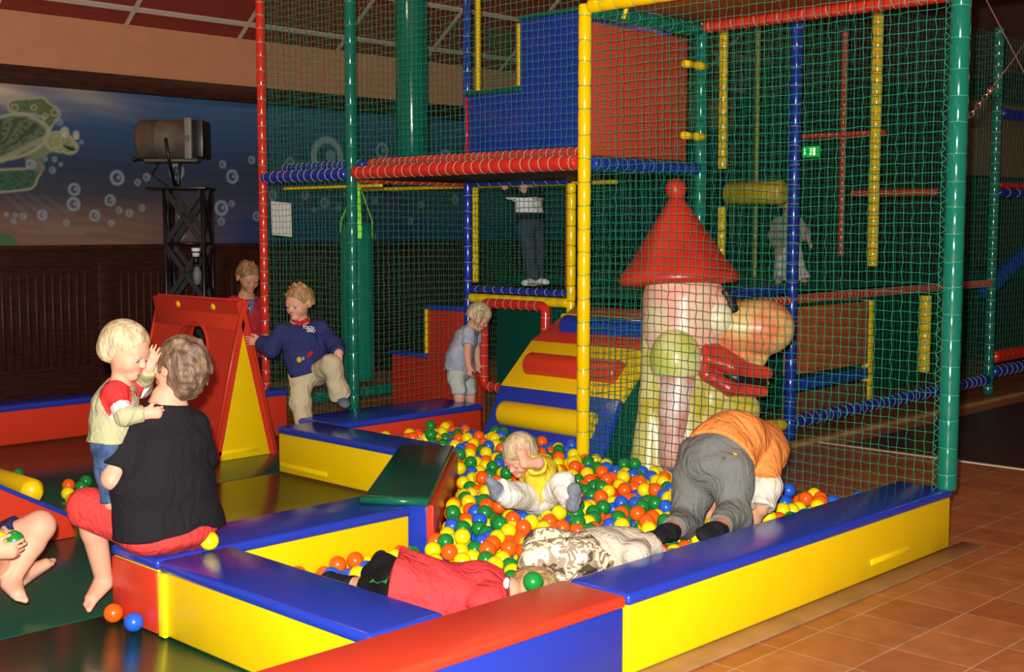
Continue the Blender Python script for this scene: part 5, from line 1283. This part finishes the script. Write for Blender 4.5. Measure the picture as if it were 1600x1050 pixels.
# ------------------------------------------------------------------ balls
BR = .0375
BM = {'yellow': mat('ball_yellow', (238, 216, 8), .28, .45, bump=.0), 'orange': mat('ball_orange', (242, 94, 18), .28, .45), 'green': mat('ball_green', (18, 130, 52), .28, .45), 'blue': mat('ball_blue', (32, 92, 204), .28, .45), 'red': mat('ball_red', (214, 34, 26), .28, .45)}
def ico(sub):
    bm = bmesh.new(); bmesh.ops.create_icosphere(bm, subdivisions=sub, radius=BR); bm.verts.index_update()
    v = np.array([tuple(x.co) for x in bm.verts]); f = np.array([[x.index for x in q.verts] for q in bm.faces]); bm.free(); return v, f
def ball_mesh(name, m_, sub=4):
    v, f = ico(sub); me = bpy.data.meshes.new(name); me.from_pydata(v.tolist(), [], f.tolist()); me.materials.append(m_)
    me.polygons.foreach_set('use_smooth', np.ones(len(f), bool))
    return me
BMESH = {c: ball_mesh('ball_' + c, BM[c]) for c in BM}
def put_ball(c, colour, label, group=None):
    o = bpy.data.objects.new('ball', BMESH[colour]); COL.objects.link(o); o.location = c; tag(o, label, 'ball', group); return o
put_ball(onz(327, 845, .305 + BR), 'yellow', 'single yellow ball lying on the blue barrier lid beside the woman')
put_ball(onz(177, 958, ZM + BR), 'orange', 'orange ball on the green mat next to the woman\'s bare foot')
put_ball(onz(209, 972, ZM + BR), 'blue', 'blue ball on the green mat in front of the red barrier end')
put_ball(P(833, 909, 4.60), 'green', 'green ball lying on the hair of the child in red shirt'); put_ball(P(22, 845, 4.72), 'green', 'green ball held in the hands of the sitter at left edge'); put_ball(P(-2, 846, 4.70), 'yellow', 'yellow ball held in the hands of the sitter at left edge')
put_ball(onz(28, 741, ZM + BR), 'green', 'green ball behind the yellow roll at the left edge')
for (x, y, c, l) in ((107, 758, 'orange', 'orange ball in the small heap by the yellow roll'), (127, 761, 'green', 'front green ball in the small heap by the yellow roll'), (134, 752, 'green', 'rear green ball in the small heap by the yellow roll'), (106, 771, 'yellow', 'rear yellow ball in the small heap by the yellow roll'), (113, 780, 'yellow', 'front yellow ball in the small heap by the yellow roll')):
    put_ball(onz(x, y, ZM + BR), c, l)

def inpoly(x, y, poly):
    c = False; n = len(poly)
    for i in range(n):
        x1, y1 = poly[i]; x2, y2 = poly[(i + 1) % n]
        if (y1 > y) != (y2 > y) and x < (x2 - x1) * (y - y1) / (y2 - y1) + x1: c = not c
    return c
PIT = [(2.72, 3.0), (5.80, 3.0), (5.74, 4.95), (6.10, 4.95), (6.05, 6.42), (4.97, 6.42), (4.97, 5.42), (4.84, 5.16), (3.81, 4.22), (3.74, 4.26), (2.72, 4.26)]
def shrink_ok(x, y, r=BR):
    return all(inpoly(x + r * math.cos(a), y + r * math.sin(a), PIT) for a in (0, PI / 4, PI / 2, 3 * PI / 4, PI, 5 * PI / 4, 1.5 * PI, 7 * PI / 4))
def level(x, y):   # height of the top layer's centres
    t = min(1, max(0, (x - 2.8) / 1.6)); z = .13 + .045 * t
    if y > 5.4: z += .03
    return z + .015 * math.sin(x * 2.3) * math.sin(y * 2.9)
cell = {}; balls = []
def near(x, y):
    i, j = int(x / .08), int(y / .08); out = []
    for a in (-1, 0, 1):
        for b in (-1, 0, 1): out += cell.get((i + a, j + b), ())
    return out
def rest(x, y):
    z = max(.014 + BR, level(x, y) - .115)
    for (a, b, c) in near(x, y):
        d2 = (x - a) ** 2 + (y - b) ** 2
        if d2 < 4 * BR * BR: z = max(z, c + math.sqrt(4 * BR * BR - d2))
    return z
rb = random.Random(11)
for n in range(5200):
    x, y = rb.uniform(2.72, 6.1), rb.uniform(3.0, 6.42)
    if not shrink_ok(x, y): continue
    z = rest(x, y)
    st = .03
    for k in range(14):
        a = rb.uniform(0, 2 * PI); x2, y2 = x + st * math.cos(a), y + st * math.sin(a)
        if not shrink_ok(x2, y2): continue
        z2 = rest(x2, y2)
        if z2 < z: x, y, z = x2, y2, z2
        else: st *= .85
    if z > level(x, y) + .022 + (.03 if rb.random() < .05 else 0): continue
    cell.setdefault((int(x / .08), int(y / .08)), []).append((x, y, z)); balls.append((x, y, z))
# the ramp, the slab's block and the people take their room: balls inside them are left out
keep = np.ones(len(balls), bool); X = np.array(balls)
for root, S in PEOPLE:
    keep &= S.value(X) > BR * .55
keep &= ~((X[:, 0] > 5.82) & (X[:, 2] > 0) & ((X[:, 0] - 5.84) * 1.9 + .02 > X[:, 2] - .03))
X = X[keep]; rb2 = np.random.default_rng(5)
cols = rb2.choice(['yellow', 'orange', 'green', 'blue', 'red'], len(X), p=[.31, .24, .225, .215, .01])
# which balls show, and how large: painter's pass on a small id picture
IW, IH = 800, 525; idp = np.full((IH, IW), -1, np.int32); pr = np.array([project(p) for p in X]); order = np.argsort(-pr[:, 2])
for i in order:
    x, y, d = pr[i]; r = F_PX * BR / d / 2; x /= 2; y /= 2
    x0, x1, y0, y1 = max(0, int(x - r)), min(IW, int(x + r) + 2), max(0, int(y - r)), min(IH, int(y + r) + 2)
    if x1 <= x0 or y1 <= y0: continue
    yy, xx = np.ogrid[y0:y1, x0:x1]; idp[y0:y1, x0:x1][(xx - x) ** 2 + (yy - y) ** 2 < r * r] = i
cnt = np.bincount(idp[idp >= 0].ravel(), minlength=len(X))
area = (F_PX * BR / pr[:, 2]) ** 2 * PI / 4
# balls tucked behind people or barriers do not count as showing
def hidden(x, y):
    return (1050 <= x <= 1170 and 690 < y < 860) or (575 <= x <= 800 and 880 < y < 965) or (820 <= x <= 1010 and 840 < y < 905) or (790 <= x <= 900 and 690 < y < 790) or y > 905 - (x - 895) * .281 - 6 and x > 895 or y > 1120 - .30 * (x - 400) + 6 and x <= 895 and x > 640
vis = np.array([0 if hidden(p[0], p[1]) else c for p, c in zip(pr, cnt)])
MARKS = [('at the foot of the climbing ramp', 5.75, 5.6), ('in front of the low red barrier', 5.2, 6.25), ('behind the dark green slab', 4.7, 5.2), ('beside the dark green slab', 4.15, 4.35), ('just behind the toddler in yellow', 5.1, 5.2), ('in front of the toddler in yellow', 4.1, 3.95), ('right of the toddler in yellow', 4.85, 4.3), ('by the foot of the yellow post', 5.6, 4.75), ('below the gnome figure', 5.5, 4.2), ('left of the kneeling child', 4.7, 3.7), ('under the kneeling child', 4.7, 3.2), ('by the right end of the long front barrier', 5.5, 3.25), ('beyond the kneeling child under the net', 5.5, 3.6), ('between the two lying children', 3.9, 3.5), ('around the legs of the child in red', 2.95, 3.9), ('along the inner yellow barrier', 3.4, 4.1), ('beside the child in red', 3.3, 3.5)]
top = set(np.argsort(-vis)[:288].tolist())
for i in sorted(top):
    if vis[i] <= 0: continue
    c = cols[i]; n_ = min(MARKS, key=lambda m: (X[i][0] - m[1]) ** 2 + (X[i][1] - m[2]) ** 2)[0]
    put_ball(tuple(X[i]), str(c), '%s ball in the ball pit, %s' % (c, n_), '%s balls %s' % (c, n_))
v4, f4 = ico(3); V = []; Fs = []; Ms = []; names = list(BM)
rest_i = [i for i in range(len(X)) if i not in top]
for k, i in enumerate(rest_i):
    V.append(v4 + X[i]); Fs.append(f4 + k * len(v4)); Ms.append(np.full(len(f4), names.index(cols[i])))
V = np.concatenate(V); Fs = np.concatenate(Fs); Ms = np.concatenate(Ms)
me = bpy.data.meshes.new('balls'); me.vertices.add(len(V)); me.vertices.foreach_set('co', V.ravel())
me.loops.add(Fs.size); me.loops.foreach_set('vertex_index', Fs.ravel().astype(np.int32)); me.polygons.add(len(Fs)); me.polygons.foreach_set('loop_start', np.arange(0, Fs.size, 3)); me.update(calc_edges=True)
for c in names: me.materials.append(BM[c])
me.polygons.foreach_set('material_index', Ms.astype(np.int32)); me.polygons.foreach_set('use_smooth', np.ones(len(Fs), bool))
o = bpy.data.objects.new('plastic_balls', me); COL.objects.link(o)
tag(o, 'mass of small mixed yellow, orange, green and blue balls filling the pit', 'balls', kind='stuff')
print('BALLS', len(X), 'visible', (vis > 0).sum(), 'individual', len(top))
mb = MB().prism([(2.72, 3.0), (5.74, 3.0), (5.74, 4.95), (5.85, 4.95), (5.85, 6.42), (4.97, 6.42), (4.97, 5.42), (4.84, 5.16), (3.81, 4.22), (3.74, 4.26), (2.72, 4.26)], 2, .001, .013, 0)
mb.build('floor_mat', BLU, label='blue mat under the balls of the ball pit', cat='floor mat')
